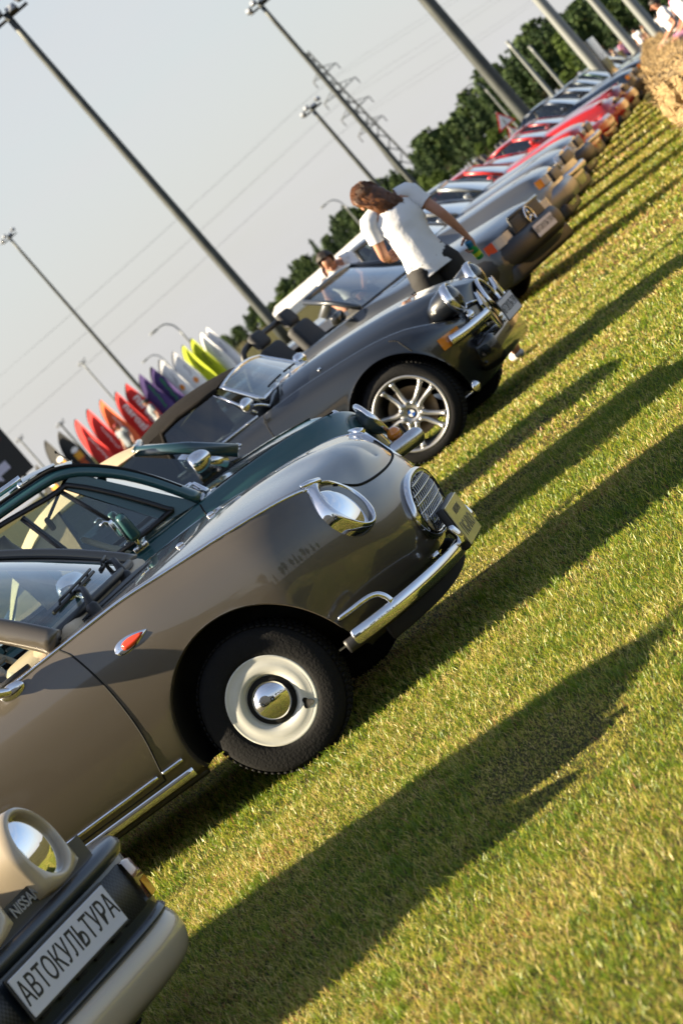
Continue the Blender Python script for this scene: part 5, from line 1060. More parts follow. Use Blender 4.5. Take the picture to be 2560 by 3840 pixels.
def trees():
    protos = [tree_proto(0, 1), tree_proto(0, 2), tree_proto(1, 3), tree_proto(1, 4), tree_proto(2, 5)]
    lab = ['dark pine tree in the wood behind the cars', 'pointed dark spruce in the wood behind the cars', 'lighter green leafy tree at the edge of the wood']; used = set(); r = np.random.default_rng(11)
    tops = np.array([(790, 1290), (860, 1262), (915, 1205), (1010, 1090), (1060, 1030), (1130, 960), (1210, 915), (1290, 800), (1360, 760), (1480, 660), (1570, 545), (1640, 470), (1730, 370), (1800, 300), (1880, 235), (1960, 150), (2040, 85), (2140, 30), (2290, -60), (2440, -150), (2600, -230)], float)
    cand = []
    s = np.concatenate([[0], np.cumsum(np.hypot(*np.diff(tops, axis=0).T))])
    for row, (D, dz, step) in enumerate([(210, -10, 30), (225, 8, 34), (245, 26, 40)]):
        for u in np.arange(0, s[-1], step):
            u = u+r.uniform(-8, 8); x = np.interp(u, s, tops[:, 0]); y = np.interp(u, s, tops[:, 1]); j = r.normal()*22-dz*.6+abs(r.normal())*14
            # outline wanders up and down along the plumb direction
            cand.append((x+.61*j, y+.79*j, (D+r.uniform(-8, 8))*KD, row))
    for (x, y, D, row) in cand:
        b, h = foot(x, y, D)
        if h < 2.2: continue
        k = r.choice([0, 1, 2, 3, 4], p=[.16, .16, .31, .28, .09]); 
        if k in used: o = copy_tree(protos[k])
        else: o = protos[k]; used.add(k)
        kk = [0, 0, 1, 1, 2][k]; sc = h/10*(1.0 if kk < 2 else .8); o.location = b; o.rotation_euler = (0, LEAN, r.uniform(0, 6.28)); w_ = max(sc, .5)*r.uniform(.8, 1.15); o.scale = (w_, w_, sc)
        tag(o, lab[kk], 'tree', ['pines of the wood behind the cars', 'spruces of the wood behind the cars', 'leafy trees of the wood behind the cars'][kk])
    # bushes at the foot of the wood, as low leafy trees
    for i in range(26):
        x = r.uniform(1050, 2350); yb = 1136-(x-1050)*.785; b = px(x, yb-10, 185*KD); o = copy_tree(protos[4]); o.location = (b[0], 185*KD+r.uniform(-6, 6), 0); s_ = r.uniform(.16, .34); o.scale = (s_*1.7, s_*1.7, s_); o.rotation_euler = (0, LEAN, r.uniform(0, 6)); o.name = 'bush'; tag(o, 'low green bush at the foot of the wood', 'bush', 'bushes along the wood')
    for i in range(16):   # trees on the viewer's side of the field, mirrored in the paintwork
        o = copy_tree(protos[[0, 1, 2, 4][i % 4]]); o.location = (-46+i*6.2+r.uniform(-2, 2), -38+r.uniform(-6, 6), 0); sc = r.uniform(.6, 1.0); o.scale = (sc*1.3, sc*1.3, sc); o.rotation_euler = (0, LEAN, r.uniform(0, 6)); tag(o, 'tree on the viewer\'s side, seen only mirrored in the paintwork', 'tree', 'trees mirrored in the cars')
    for k in range(5):
        if k not in used: 
            for c in list(protos[k].children): bpy.data.objects.remove(c)
            bpy.data.objects.remove(protos[k])
trees()
# ------------------------------------------------------------------ white marquee
G_('tent_white', (.78, .77, .75), .8, vary=.05, vscale=2); G_('tent_grey', (.45, .46, .5), .8)
def tent():
    D = 130*KD; a = px(1032, 1150, D); b_ = px(1378, 858, D); b, h = foot(1032, 1150, D); e = empty('marquee', b, 0, LEAN); tag(e, 'long white marquee tent with hipped roof behind the leaning man', 'tent')
    Lr = np.hypot(*(b_-a)[[0, 2]]); w_ = 4.; ev = h-.95
    R0, R1 = (0, 0, h), (Lr, 0, h); E = [(-1.3, -w_, ev), (Lr+1.3, -w_, ev), (Lr+1.3, w_, ev), (-1.3, w_, ev)]
    for nm, q in (('roof_panel', [E[0], E[1], R1, R0]), ('roof_panel', [E[2], E[3], R0, R1])): mk(nm, *patch(*q, 10, 6, (0, 0, -.08)), 'tent_white', e)
    for q in ([E[3], E[0], R0], [E[1], E[2], R1]): mk('roof_hip', q, [[0, 1, 2]], 'tent_white', e, smooth=False)
    for i in range(4):
        p, q = E[i], E[(i+1) % 4]; V = [p, q, (q[0], q[1], 0), (p[0], p[1], 0)]; mk('side_wall', V, [[0, 1, 2, 3]], 'tent_white', e, smooth=False)
    b2 = px(1395, 845, D-16); b, h = foot(1390, 838, D-16); e = empty('gazebo', b, 0, LEAN); tag(e, 'pointed white gazebo tent at the right end of the marquee', 'tent')
    z = h-1.6; q = [(-2, -2, z), (2, -2, z), (2, 2, z), (-2, 2, z)]
    for i in range(4): mk('roof_panel', [q[i], q[(i+1) % 4], (0, 0, h)], [[0, 1, 2]], 'tent_white' if i != 1 else 'tent_white', e, smooth=False)
    for p in q: mk('post', *tube([(p[0]*.97, p[1]*.97, 0), (p[0]*.97, p[1]*.97, z)], .05, 6), 'lamp_pole', e)
tent()
# ------------------------------------------------------------------ feather flags
FM = {}
for n_, c in dict(red=(.62, .022, .022), orange=(.72, .12, .035), purple=(.045, .022, .14), lime=(.42, .50, .012), white=(.80, .81, .86), black=(.020, .021, .024), green=(.008, .19, .06), logo_white=(.85, .83, .85), logo_orange=(.75, .24, .02), logo_grey=(.16, .17, .24), logo_dark=(.03, .06, .015), amber=(.70, .33, .03), fire=(.60, .10, .02)).items(): FM[n_] = G_('cloth_'+n_, c, .75, vary=.04, vscale=3)
def flag(x, y, D, col, label, marks, hgt=None, grp='feather flags in a row', yaw=0):
    b, h = foot(x, y, D); e = empty('feather_flag', b, R(yaw), LEAN); tag(e, label, 'flag', grp)
    zz = np.concatenate([np.linspace(.30, h-.4, 22), np.linspace(h-.37, h, 16)]); V = []
    lft = lambda z: -.46+.54*(1-max(0, 1-max(0, (z-(h-1.15))/1.15)**1.9)**.72); rgt = lambda z: .40-.30*max(0, (z-(h-1.7))/1.7)**1.25
    rip = lambda xx, z: .05*math.sin(3.1*z+2.0*xx+x)*(xx+.3)
    for z in zz:
        for t in np.linspace(0, 1, 9): xx = lft(z)+(rgt(z)-lft(z))*t; V.append((xx, rip(xx, z), z))
    mk('sail', V, gridf(38, 9), FM[col], e); mk('pole', *tube([(lft(z), 0, z) for z in np.concatenate([[0], zz])], .016, 6), 'flood_black', e)
    for kind, mcol, z, w_, hh in marks:
        zt = h-z
        if kind == 'bar': Vv, Ff = box((0, 0, 0), (w_, .004, hh)); parts = [(Vv+np.array([.06, 0, zt]), Ff)]
        elif kind == 'disc': th = np.linspace(0, 2*math.pi, 16, endpoint=False); parts = [prism([(.06+w_*math.cos(t), zt+hh*math.sin(t)) for t in th], -.002, .002)]
        elif kind == 'scrawl':
            r = np.random.default_rng(int(x)); parts = []
            for k in range(int(hh/.10)): s_ = r.uniform(.5, 1.); parts.append(box((.06+r.uniform(-.03, .03), 0, zt-k*.10), (w_*s_, .004, .065)))
        else:
            Vv, Ff = text_vf(kind, hh, .006, 1.0, .012); Vv = Vv[:, [1, 2, 0]]*np.array([1, 1, -1]); parts = [(Vv+np.array([.06, 0, zt]), Ff)]
        Vv, Ff = merge(*parts)
        Vv = Vv+np.array([[0, rip(q[0], q[2])-.012, 0] for q in Vv]); mk('print', Vv, Ff, FM[mcol], e, smooth=False)
cA = lambda x, y: (x/2.529, 1350+y/2.529); cB = lambda x, y: (400+x/3.136, 1200+y/3.136)
burger = [('disc', 'logo_white', .95, .17, .11), ('bar', 'amber', 1.22, .34, .30), ('scrawl', 'fire', 1.30, .30, .55)]
for (p, c, lab, mk_) in [(cA(330, 1010), 'black', 'black feather flag with orange print, half hidden by the parking board', burger), (cA(410, 780), 'black', 'black feather flag with orange print, left of the pair', burger), (cA(545, 690), 'black', 'black feather flag with orange print, right of the pair', burger),
    (cA(695, 580), 'red', 'red feather flag next to the black flags', [('scrawl', 'logo_white', .95, .09, 1.2)]), (cA(808, 482), 'red', 'red feather flag left of the orange one', [('scrawl', 'logo_white', .95, .09, 1.2)]), (cA(932, 392), 'orange', 'orange feather flag between the red ones', [('scrawl', 'logo_white', .85, .09, 1.0)]),
    (cA(1078, 318), 'red', 'red feather flag with large white lettering, left of two', [('nsrozi', 'logo_white', 1.25, .3, .52)]), (cA(1180, 235), 'red', 'red feather flag with large white lettering, right of two', [('nsrozi', 'logo_white', 1.25, .3, .52)]),
    (cB(370, 650), 'purple', 'purple feather flag with green print, left of two', [('scrawl', 'green', .62, .13, 1.15)]), (cB(500, 570), 'purple', 'purple feather flag with green print, right of two', [('scrawl', 'green', .62, .13, 1.15)]),
    (cB(600, 480), 'white', 'white feather flag with orange dot beside the purple flags', [('scrawl', 'logo_grey', .72, .09, .5), ('disc', 'logo_orange', 1.42, .10, .13)]), (cB(760, 390), 'white', 'white feather flag with orange dot beside the lime flags', [('scrawl', 'logo_grey', .72, .09, .5), ('disc', 'logo_orange', 1.42, .10, .13)]),
    (cB(870, 315), 'lime', 'lime feather flag, left of two', [('scrawl', 'logo_dark', .78, .11, .7)]), (cB(970, 235), 'lime', 'lime feather flag, right of two', [('scrawl', 'logo_dark', .78, .11, .7)]), (cB(1085, 165), 'white', 'white feather flag beside the lime flags, with small dark marks', [('scrawl', 'logo_grey', .8, .06, .5)]), (cB(1160, 105), 'white', 'white feather flag at the right end of the row', [('scrawl', 'logo_grey', .8, .06, .5)])]:
    flag(p[0], p[1], 56*KD, c, lab, mk_, yaw=-30+8*math.sin(p[0]))
# ------------------------------------------------------------------ parking board
def board():
    D = 34*KD; c = px(129, 1751, D); b, h = foot(129, 1751, D); e = empty('parking_board', b, 0, LEAN); tag(e, 'red and black parking board with white arrow at the left edge', 'sign'); W_ = 3.2; Ht = 3.4
    mk('panel', *box((-W_/2, 0, h+Ht/2), (W_, .08, Ht), .01), 'sign_black', e, smooth=False); mk('red_field', *box((-W_/2-.02, -.045, h+1.02+1.1), (W_-.28, .012, 2.2), .004), 'sign_red', e, smooth=False)
    V, F = text_vf('П', .62, .01, 1.0, .004); mk('letter', frame(V, (-.62, -.056, h+1.62), (1, 0, 0), (0, 0, 1)), F, 'logo_pale', e, smooth=False)
    V, F = text_vf('ПАРКОВКА', .30, .01, 1.0, .002); mk('lettering', frame(V, (-1.12, -.056, h+1.30), (1, 0, 0), (0, 0, 1)), F, 'logo_pale', e, smooth=False)
    ar = [(-.95, .0), (-.62, .26), (-.62, .11), (-.30, .11), (-.30, -.11), (-.62, -.11), (-.62, -.26)]; V, F = prism([(x-.12, h+.46+z) for x, z in ar], -.058, -.045); mk('arrow', V, F, 'logo_pale', e, smooth=False)
    for x in (-.3, -W_+.3): mk('post', *tube([(x, .06, 0), (x, .06, h+Ht*.8)], .05, 8), 'lamp_pole', e)
G_('sign_black', (.008, .009, .012), .5); G_('sign_red', (.20, .014, .014), .5); G_('logo_pale', (.50, .50, .66), .5)
board()
# ------------------------------------------------------------------ warning signs
def warn(x, y, D, s, lab):
    b, h = foot(x, y, D); e = empty('warning_sign', b, 0, LEAN); tag(e, lab, 'road sign', 'red bordered warning signs')
    for nm, k, m, d in (('border', 1, 'cloth_red', 0), ('face', .72, 'cloth_white', -.012)): V, F = prism([(s*k*math.sin(a), h+s*k*math.cos(a)) for a in (0, 2*math.pi/3, 4*math.pi/3)], -.02+d, -.01+d); mk(nm, V, F, m, e, smooth=False)
    mk('symbol', *box((0, -.036, h-.02), (s*.10, .004, s*.5)), 'flood_black', e); mk('post', *tube([(0, .02, 0), (0, .02, h+s)], .04, 8), 'lamp_pole', e)
warn(1888, 455, 60*KD, .52, 'red bordered triangular warning sign before the pines, upper of two'); warn(1925, 498, 60.5*KD, .46, 'red bordered triangular warning sign before the pines, lower of two')
# ------------------------------------------------------------------ straw bales
def bale_proto(seed):
    r = np.random.default_rng(seed); n1, n2, n3 = 18, 10, 9; L_, W_, H_ = 1.18, .55, .46
    bm = bmesh.new(); bmesh.ops.create_cube(bm, size=1); bmesh.ops.subdivide_edges(bm, edges=bm.edges[:], cuts=9, use_grid_fill=True)
    V = np.array([v.co[:] for v in bm.verts])*np.array([L_, W_, H_]); F = [[v.index for v in f.verts] for f in bm.faces]; bm.free()
    V = V*(1-.10*np.clip((np.abs(V/np.array([L_, W_, H_])).sum(1)-1.05)/.45, 0, 1))[:, None]; V += r.normal(size=V.shape)*.016; waist = np.minimum(abs(V[:, 0]-.22), abs(V[:, 0]+.22)); V[:, 1:] *= (1-.06*np.exp(-(waist/.05)**2))[:, None]
    parts = [(V, F)]
    for i in range(700):
        p = r.uniform(-.5, .5, 3); k = r.integers(0, 3); p[k] = math.copysign(.5, p[k]); p = p*np.array([L_, W_, H_])*.97; d = r.normal(size=3)*np.array([1, .8, .7]); d /= np.linalg.norm(d); l = r.uniform(.05, .17); s_ = np.cross(d, r.normal(size=3)); s_ = s_/np.linalg.norm(s_)*.004
        parts.append((np.array([p-s_, p+s_, p+d*l+s_*.5, p+d*l-s_*.5]), [[0, 1, 2, 3]]))
    return merge(*parts)
G_('straw', (.25, .17, .075), .9, vary=.38, vscale=26, bump=1.0, bscale=50)
def bales():
    pr = []
    for k in range(3):
        V, F = bale_proto(k+5); V = V+np.array([0, 0, .21]); me = bpy.data.meshes.new('straw_bale'); me.from_pydata(V.tolist(), [], F); me.materials.append(MT['straw']); pr.append(me)
    r = np.random.default_rng(3); P = np.array([(4.3, 27.5), (4.62, 29.4), (6.05, 38.2), (8.5, 54.1), (15.0, 93.6), (20.5, 128)]); s = np.concatenate([[0], np.cumsum(np.hypot(*np.diff(P, axis=0).T))])
    for u in np.arange(.4, s[-1], 1.22):
        x = np.interp(u, s, P[:, 0]); y = np.interp(u, s, P[:, 1]); d = np.array([np.interp(u+.1, s, P[:, 0])-x, np.interp(u+.1, s, P[:, 1])-y]); a = math.atan2(d[1], d[0])
        for lay in range(2):
            if lay == 1 and r.random() < .12: continue
            o = bpy.data.objects.new('straw_bale', pr[r.integers(0, 3)]); COL.objects.link(o); off = .28+r.uniform(-.05, .06)
            o.location = (x+math.sin(a)*off+r.normal()*.03+lay*.05, y-math.cos(a)*off+(.5 if lay else 0)*math.sin(a), lay*.435); o.rotation_euler = (r.normal()*.05, r.normal()*.04, a+r.normal()*.07+(math.pi if r.random() < .5 else 0)); tag(o, ('straw bale in the upper layer of the barrier along the right edge' if lay else 'straw bale on the grass in the barrier along the right edge'), 'straw bale', 'upper straw bales' if lay else 'lower straw bales')
bales()
# ------------------------------------------------------------------ people
G_('skin', (.42, .20, .125), .55, vary=.06, vscale=14); G_('hair_brown', (.105, .040, .014), .42, vary=.45, vscale=26); G_('hair_dark', (.018, .012, .009), .6, bump=.6, bscale=70)
G_('shirt_white', (.74, .74, .76), .85, bump=.7, bscale=11); G_('trousers_black', (.012, .011, .012), .8, bump=.5, bscale=12); G_('cloth_pink', (.50, .22, .34), .85, bump=.5, bscale=12); G_('cloth_slate', (.20, .23, .26), .85, bump=.5, bscale=12); G_('denim', (.06, .08, .13), .85, bump=.3, bscale=20); G_('beige_cloth', (.46, .36, .25), .85, bump=.4, bscale=12)
G_('can_green', (.02, .30, .10), .3, .4); G_('can_blue', (.02, .16, .30), .3, .4); G_('shoe', (.5, .5, .5), .6); G_('cap_red', (.22, .02, .02), .8); G_('beard', (.03, .018, .012), .8)
def skin(name, chains, m, parent, lv=2, root=0):
    """chains of (point, radius or (rx,ry)); first chain holds the root; points shared by value"""
    P = []; Rr = []; E_ = []; idx = {}
    for ch in chains:
        prev = None
        for p, r in ch:
            k = tuple(np.round(p, 4))
            if k not in idx: idx[k] = len(P); P.append(p); Rr.append(r if isinstance(r, tuple) else (r, r))
            if prev is not None and prev != idx[k]: E_.append((prev, idx[k]))
            prev = idx[k]
    me = bpy.data.meshes.new(name); me.from_pydata([tuple(map(float, p)) for p in P], E_, []); o = bpy.data.objects.new(name, me); COL.objects.link(o); o.parent = parent
    sm = o.modifiers.new('skin', 'SKIN'); sm.use_smooth_shade = True; sm.branch_smoothing = .4
    sv = me.skin_vertices[0].data
    for i, r in enumerate(Rr): sv[i].radius = r; sv[i].use_root = (i == root)
    ss = o.modifiers.new('sub', 'SUBSURF'); ss.levels = lv; ss.render_levels = lv; me.materials.append(MT[m]); return o
def person(loc, rz, h, label, J, top='shirt_white', legs='trousers_black', hair='hair_dark', hairstyle='short', hand=None, lean=LEAN, sleeves=.55, grp=None, female=False, shorts=False):
    """J: joint overrides in units of body height, x right, y front, z up"""
    e = empty('person', loc, rz, 0); e.rotation_euler = (0, lean*.3, rz); tag(e, label, 'person', grp)
    s = h; D_ = dict(pel=(0, 0, .53), wa=(0, .005, .61), ch=(0, .012, .73), nk=(0, .0, .825), hd=(0, .02, .90), tp=(0, .015, .955), hipl=(-.055, 0, .50), hipr=(.055, 0, .50), knl=(-.058, .02, .28), knr=(.058, .02, .28), anl=(-.058, -.01, .045), anr=(.058, -.01, .045), tol=(-.065, .10, .018), tor=(.065, .10, .018), shl=(-.105, 0, .80), shr=(.105, 0, .80), ell=(-.135, -.02, .63), elr=(.135, -.02, .63), wrl=(-.14, .04, .49), wrr=(.14, .04, .49), hal=(-.14, .06, .44), har=(.14, .06, .44)); D_.update(J)
    g = {k: np.array(v)*s for k, v in D_.items()}; f = .92 if female else 1.0; r = lambda v: v*s
    mid = lambda a, b, t=.5: g[a]*(1-t)+g[b]*t
    chains = [[(g['pel'], (r(.078), r(.06))), (g['wa'], (r(.068*f), r(.050))), (g['ch'], (r(.085*f), r(.060))), (mid('ch', 'nk', .72), (r(.055), r(.042))), (g['nk'], r(.030)), (mid('nk', 'hd', .55), (r(.036), r(.042))), (g['hd'], (r(.044), r(.055))), (g['tp'], (r(.034), r(.042)))]]
    for q in 'lr':
        chains += [[(g['pel'], (r(.078), r(.06))), (g['hip'+q], r(.056)), (mid('hip'+q, 'kn'+q), r(.046)), (g['kn'+q], r(.034)), (mid('kn'+q, 'an'+q, .35), r(.033)), (g['an'+q], r(.020)), (g['to'+q], r(.018))]]
        ch = [(mid('ch', 'nk', .72), (r(.055), r(.042))), (g['sh'+q], r(.036)), (mid('sh'+q, 'el'+q), r(.027)), (g['el'+q], r(.022)), (mid('el'+q, 'wr'+q, .35), r(.022)), (g['wr'+q], r(.0145))]
        d = g['ha'+q]-g['wr'+q]; d /= np.linalg.norm(d)+1e-9; pal = g['wr'+q]+d*r(.030); ch.append((pal, (r(.021), r(.014)))); chains.append(ch)
        if hand:      # five separate fingers, curled
            n = np.array([-1. if q == 'r' else 1., 0, 0]); side = np.cross(d, n); side /= np.linalg.norm(side); kn = pal+d*r(.020)
            for i, (o_, l_) in enumerate(((-.016, .040), (-.005, .046), (.006, .043), (.016, .034))):
                b0 = kn+side*r(o_); chains.append([(pal, (r(.021), r(.014))), (b0, r(.0060)), (b0+d*r(l_*.45)+n*r(.010), r(.0052)), (b0+d*r(l_*.72)+n*r(.030), r(.0048)), (b0+d*r(l_*.55)+n*r(.045), r(.0042))])
            b0 = pal+side*r(.016)-d*r(.006); chains.append([(pal, (r(.021), r(.014))), (b0, r(.0075)), (b0+side*r(.010)+n*r(.020)+d*r(.012), r(.0062)), (b0+n*r(.042)+d*r(.020), r(.005))])
    skin('body', chains, 'skin', e, 2)
    # face: nose, ears, eyes
    hd, up_ = g['hd'], g['tp']-g['nk']; up_ /= np.linalg.norm(up_); fr = np.array([0, 1., 0])-up_*up_[1]; fr /= np.linalg.norm(fr); rt_ = np.cross(fr, up_)
    face = [tube([hd+fr*r(.050)+up_*r(.008), hd+fr*r(.064)-up_*r(.010), hd+fr*r(.052)-up_*r(.014)], [r(.004), r(.008), r(.005)], 8)]
    for q in (-1, 1): face.append(ell(hd+rt_*q*r(.046), (r(.006), r(.012), r(.018)), 10, 8))
    mk('face_features', *merge(*face), 'skin', e); mk('eyes', *merge(*[ell(hd+rt_*q*r(.017)+fr*r(.050)+up_*r(.006), (r(.006), r(.004), r(.004)), 8, 6) for q in (-1, 1)]), 'ink', e); mk('mouth', *ell(hd+fr*r(.051)-up_*r(.030), (r(.014), r(.004), r(.003)), 10, 6), 'red_lips', e)
    # clothing
    def loft(secs, n=24):
        V = []
        for k, (c, rx, ry) in enumerate(secs):
            t = np.array(secs[min(k+1, len(secs)-1)][0])-np.array(secs[max(k-1, 0)][0]); t /= np.linalg.norm(t)+1e-9; xx = np.array([1., 0, 0]); xx -= (xx@t)*t; xx /= np.linalg.norm(xx); yy = np.cross(t, xx)
            a = np.linspace(0, 2*math.pi, n, endpoint=False); fold = 1+.035*np.sin(a*5+k*1.7)+.02*np.sin(a*9-k*2.3); V.append(np.array(c)+(np.cos(a)*fold)[:, None]*xx*rx+(np.sin(a)*fold)[:, None]*yy*ry)
        return np.concatenate(V), gridf(len(secs), n, True)
    def dense(secs, m=14):
        A = crom(np.array([[*c, rx, ry] for c, rx, ry in secs]), m); return [(q[:3], q[3], q[4]) for q in A]
    hem = g['pel']-(g['wa']-g['pel'])*.55
    parts = [loft(dense([(hem, r(.104), r(.080)), (g['pel'], r(.100), r(.076)), (g['wa'], r(.090*f), r(.068)), (mid('wa', 'ch', .6), r(.097*f), r(.070)), (g['ch'], r(.108*f), r(.074)), (mid('ch', 'nk', .55), r(.100*f), r(.062)), (mid('ch', 'nk', .80), r(.066), r(.048)), (mid('ch', 'nk', .97), r(.040), r(.038))], 20))]
    for q in 'lr': parts.append(loft(dense([(mid('sh'+q, 'nk', .45), r(.036), r(.038)), (g['sh'+q], r(.040), r(.040)), (mid('sh'+q, 'el'+q, .3), r(.036), r(.037)), (mid('sh'+q, 'el'+q, sleeves), r(.036), r(.037))], 8), 16))
    mk('shirt', *merge(*parts), top, e)
    parts = [loft(dense([(mid('pel', 'wa', .5), r(.088), r(.066)), (g['pel'], r(.096), r(.074)), ((g['hipl']+g['hipr'])/2-np.array([0, 0, r(.02)]), r(.098), r(.074))], 6))]
    for q in 'lr':
        c = [((g['hip'+q]+g['pel'])/2, r(.060), r(.068)), (g['hip'+q], r(.062), r(.068)), (mid('hip'+q, 'kn'+q), r(.055), r(.056))]
        c += [(mid('hip'+q, 'kn'+q, .85), r(.052), r(.052))] if shorts else [(g['kn'+q], r(.045), r(.046)), (mid('kn'+q, 'an'+q, .5), r(.041), r(.043)), (mid('kn'+q, 'an'+q, .93), r(.036), r(.040))]
        parts.append(loft(dense(c, 14), 18))
    mk('trousers', *merge(*parts), legs, e)
    for q in 'lr': V, F = ell(mid('an'+q, 'to'+q, .6)-np.array([0, 0, r(.006)]), (r(.028), r(.075), r(.022)), 14, 8); V[:, 2] = np.maximum(V[:, 2], .002); mk('shoe', V, F, 'shoe', e)
    if hairstyle == 'short':
        V, F = ell(hd+up_*r(.018)-fr*r(.010), (r(.053), r(.062), r(.052)), 24, 14); V = V+rng.normal(size=V.shape)*r(.0025); cut = V[:, 1] > (hd[1]+r(.030)); V[cut, 2] = np.maximum(V[cut, 2], hd[2]+r(.028)); mk('hair', V, F, hair, e)
    elif hairstyle == 'long':
        parts = []; c0 = hd+up_*r(.014)-fr*r(.008); rr = np.random.default_rng(5)
        V, F = ell(c0, (r(.054), r(.062), r(.054)), 26, 16); cut = V[:, 1] > (hd[1]+r(.034)); V[cut, 2] = np.maximum(V[cut, 2], hd[2]+r(.030)); parts.append((V, F))
        # the mane: a soft flattened body of hair from the crown over the right shoulder blade, with fine loose strands over it
        sp_ = crom(np.array([c0+np.array([0, -r(.020), r(.01)]), c0+np.array([r(.018), -r(.048), -r(.045)]), c0+np.array([r(.042), -r(.062), -r(.100)]), c0+np.array([r(.060), -r(.058), -r(.150)]), c0+np.array([r(.066), -r(.055), -r(.178)])]), 14)
        mw = np.interp(np.linspace(0, 1, 14), [0, .3, .6, .85, 1], [r(.050), r(.054), r(.050), r(.036), r(.010)]); V, F = tube(sp_, mw, 20, sq=(.55, 1.0), upv=(0, -1, .2)); V += rr.normal(size=V.shape)*r(.0022); parts.append((V, F))
        for i in range(620):
            t0 = rr.random()*.55; k = int(t0*13); a = rr.uniform(0, 2*math.pi); off = np.array([math.cos(a)*mw[k]*.98, -abs(math.sin(a))*mw[k]*.58-r(.002), 0]); st = sp_[k]+off; nn = rr.integers(5, 9); idx = np.clip(np.linspace(k, 13, nn), 0, 13).astype(int); w_ = rr.normal(size=2)*r(.010)
            q = sp_[idx]+off*np.linspace(1, .75, nn)[:, None]; q[:, 0] += np.linspace(0, 1, nn)**2*w_[0]+r(.005)*np.sin(np.linspace(0, 6, nn)+a*3); q[:, 1] += np.linspace(0, 1, nn)**2*abs(w_[1])*-.6; q[:, 2] -= np.linspace(0, 1, nn)*r(rr.uniform(-.01, .03)); q[0] = st
            parts.append(tube(q, np.linspace(r(.0019), r(.0007), nn), 3, cap=False))
        for i in range(260):      # combed over the crown
            a = rr.uniform(-2.6, 2.6); e0 = rr.uniform(.2, 1.3); p0 = c0+np.array([math.sin(a)*math.cos(e0)*r(.055), -math.cos(a)*math.cos(e0)*r(.063), math.sin(e0)*r(.055)]); p1 = c0+np.array([math.sin(a*.8)*r(.056), -r(.050), -r(.02)]); mm = (p0+p1)/2; mm = c0+(mm-c0)/np.linalg.norm(mm-c0)*r(.061); parts.append(tube(crom(np.array([p0, mm, p1, sp_[4]+np.array([math.sin(a)*mw[4]*.8, -mw[4]*.5, 0])]), 7), r(.0017), 3, cap=False))
        mk('hair', *merge(*parts), hair, e)
    elif hairstyle == 'cap':
        V, F = ell(hd+up_*r(.022)-fr*r(.004), (r(.054), r(.062), r(.048)), 20, 12); V[:, 2] = np.maximum(V[:, 2], hd[2]+r(.012)); mk('cap', V, F, 'cap_red', e); mk('cap_peak', *box(hd+up_*r(.022)+fr*r(.075), (r(.07), r(.05), r(.006)), r(.002)), 'cap_red', e)
    return e, g
G_('red_lips', (.30, .08, .07), .5)
# the woman with the can, seen from behind
W_ = (1.60, 23.4, 0)
J = dict(pel=(.0, 0, .53), wa=(.002, .0, .61), ch=(.018, .012, .725), nk=(.010, .030, .825), hd=(-.018, .055, .885), tp=(-.036, .068, .940), shl=(-.088, .025, .795), shr=(.118, .015, .800), elr=(.158, -.030, .655), wrr=(.188, .0, .535), har=(.200, .02, .475), ell=(-.115, .055, .66), wrl=(-.08, .17, .64), hal=(-.05, .22, .64))
wo, g = person(W_, R(12), 1.80, 'woman in white T-shirt with long brown hair, seen from behind, holding a can', J, hair='hair_brown', hairstyle='long', hand=True, female=True)
can = empty('drink_can', (0, 0, 0)); hp = Matrix.Rotation(R(12), 3, 'Z') @ Vector(g['wrr']*.30+g['har']*.70+np.array([-.035, .012, -.035])); can.location = (W_[0]+hp.x, W_[1]+hp.y, hp.z-.03); can.rotation_euler = (R(14), R(-8), .3); tag(can, 'green and blue drink can held in the woman\'s right hand', 'can')
mk('can_body', *lathe([(.024, -.075), (.030, -.068), (.030, .040)], 20, 'z'), 'can_green', can); mk('can_top', *lathe([(.030, .040), (.030, .075), (.025, .088), (.0001, .086)], 20, 'z'), 'can_blue', can); mk('can_label', *lathe([(.0304, -.045), (.0304, -.015)], 20, 'z'), 'cloth_lime', can)
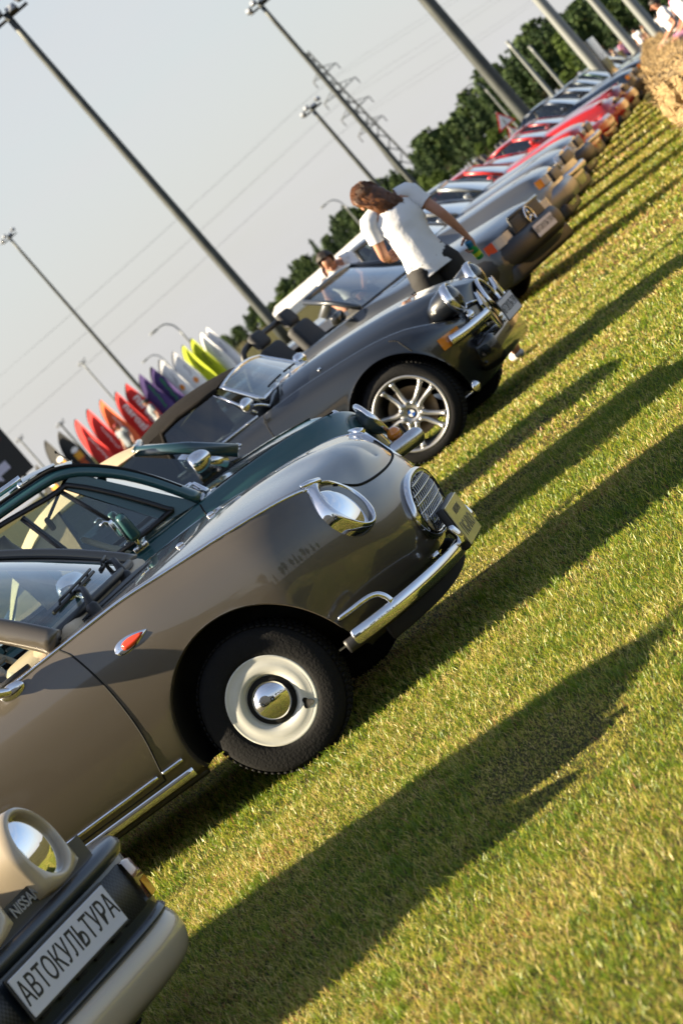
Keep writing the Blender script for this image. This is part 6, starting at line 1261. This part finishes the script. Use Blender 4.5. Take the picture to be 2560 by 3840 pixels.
# man in white leaning over the grey convertible, another by the flags, one with a cap, spectators on the straw
J = dict(pel=(0, -.05, .52), wa=(0, .01, .60), ch=(.0, .10, .70), nk=(0, .17, .765), hd=(0, .225, .800), tp=(0, .260, .840), shl=(-.10, .13, .745), shr=(.10, .13, .745), ell=(-.13, .20, .62), elr=(.13, .20, .62), wrl=(-.10, .30, .56), wrr=(.10, .30, .56), hal=(-.09, .34, .54), har=(.09, .34, .54))
p = px(1262, 985, 34); person((p[0]-.02, 34.2, 0), R(168), 1.78, 'man in white shirt with dark beard leaning over the grey convertible', J, hand=True)
p = px(548, 1530, 44*KD); person((p[0]+.12, 44*KD, 0), R(100), 1.72, 'dark haired man in grey vest walking before the red flags', {}, top='cloth_slate', legs='beige_cloth')
p = px(440, 1625, 44.5*KD); person((p[0]+.12, 44.5*KD, 0), R(140), 1.68, 'person in a red cap before the red flags', {}, top='cloth_slate', hairstyle='cap')
SIT = dict(pel=(0, 0, .53), hipl=(-.06, .03, .51), hipr=(.06, .03, .51), knl=(-.065, .26, .50), knr=(.065, .26, .50), anl=(-.06, .28, .26), anr=(.06, .28, .26), tol=(-.06, .36, .24), tor=(.06, .36, .24), wrl=(-.08, .18, .54), wrr=(.08, .18, .54), hal=(-.06, .22, .54), har=(.06, .22, .54))
r = np.random.default_rng(8)
for i, (x, y, D, top, legs, lab, sit, sh) in enumerate([(2440, 60, 24.5, 'shirt_white', 'beige_cloth', 'spectator in white shirt sitting on the straw bales, leftmost', 1, 1), (2500, 30, 24, 'cloth_pink', 'denim', 'spectator in pink top sitting on the straw bales', 1, 1), (2545, 90, 22.5, 'shirt_white', 'cloth_pink', 'spectator in white and pink nearest on the straw bales', 1, 1), (2550, -20, 26, 'beige_cloth', 'beige_cloth', 'spectator in beige sitting on the straw at the corner', 1, 1)]):
    D = D*KD; p = px(x, y, D); person((p[0]+.2, D, .87-.53*1.68+.06 if sit else 0), R(95+r.uniform(-15, 15)), 1.68, lab, SIT if sit else {}, top=top, legs=legs, shorts=bool(sh), grp='spectators on the straw')
for i in range(9):
    x = 2190+i*34+r.uniform(-10, 10); y = 120-i*18+r.uniform(-12, 12); D = r.uniform(62, 85)*KD; p = px(x, y, D); person((p[0], D, 0), r.uniform(0, 6), r.uniform(1.6, 1.8), 'distant spectator standing before the wood', {}, top=['shirt_white', 'beige_cloth', 'cloth_pink', 'shirt_white'][i % 4], legs='denim', grp='distant spectators')
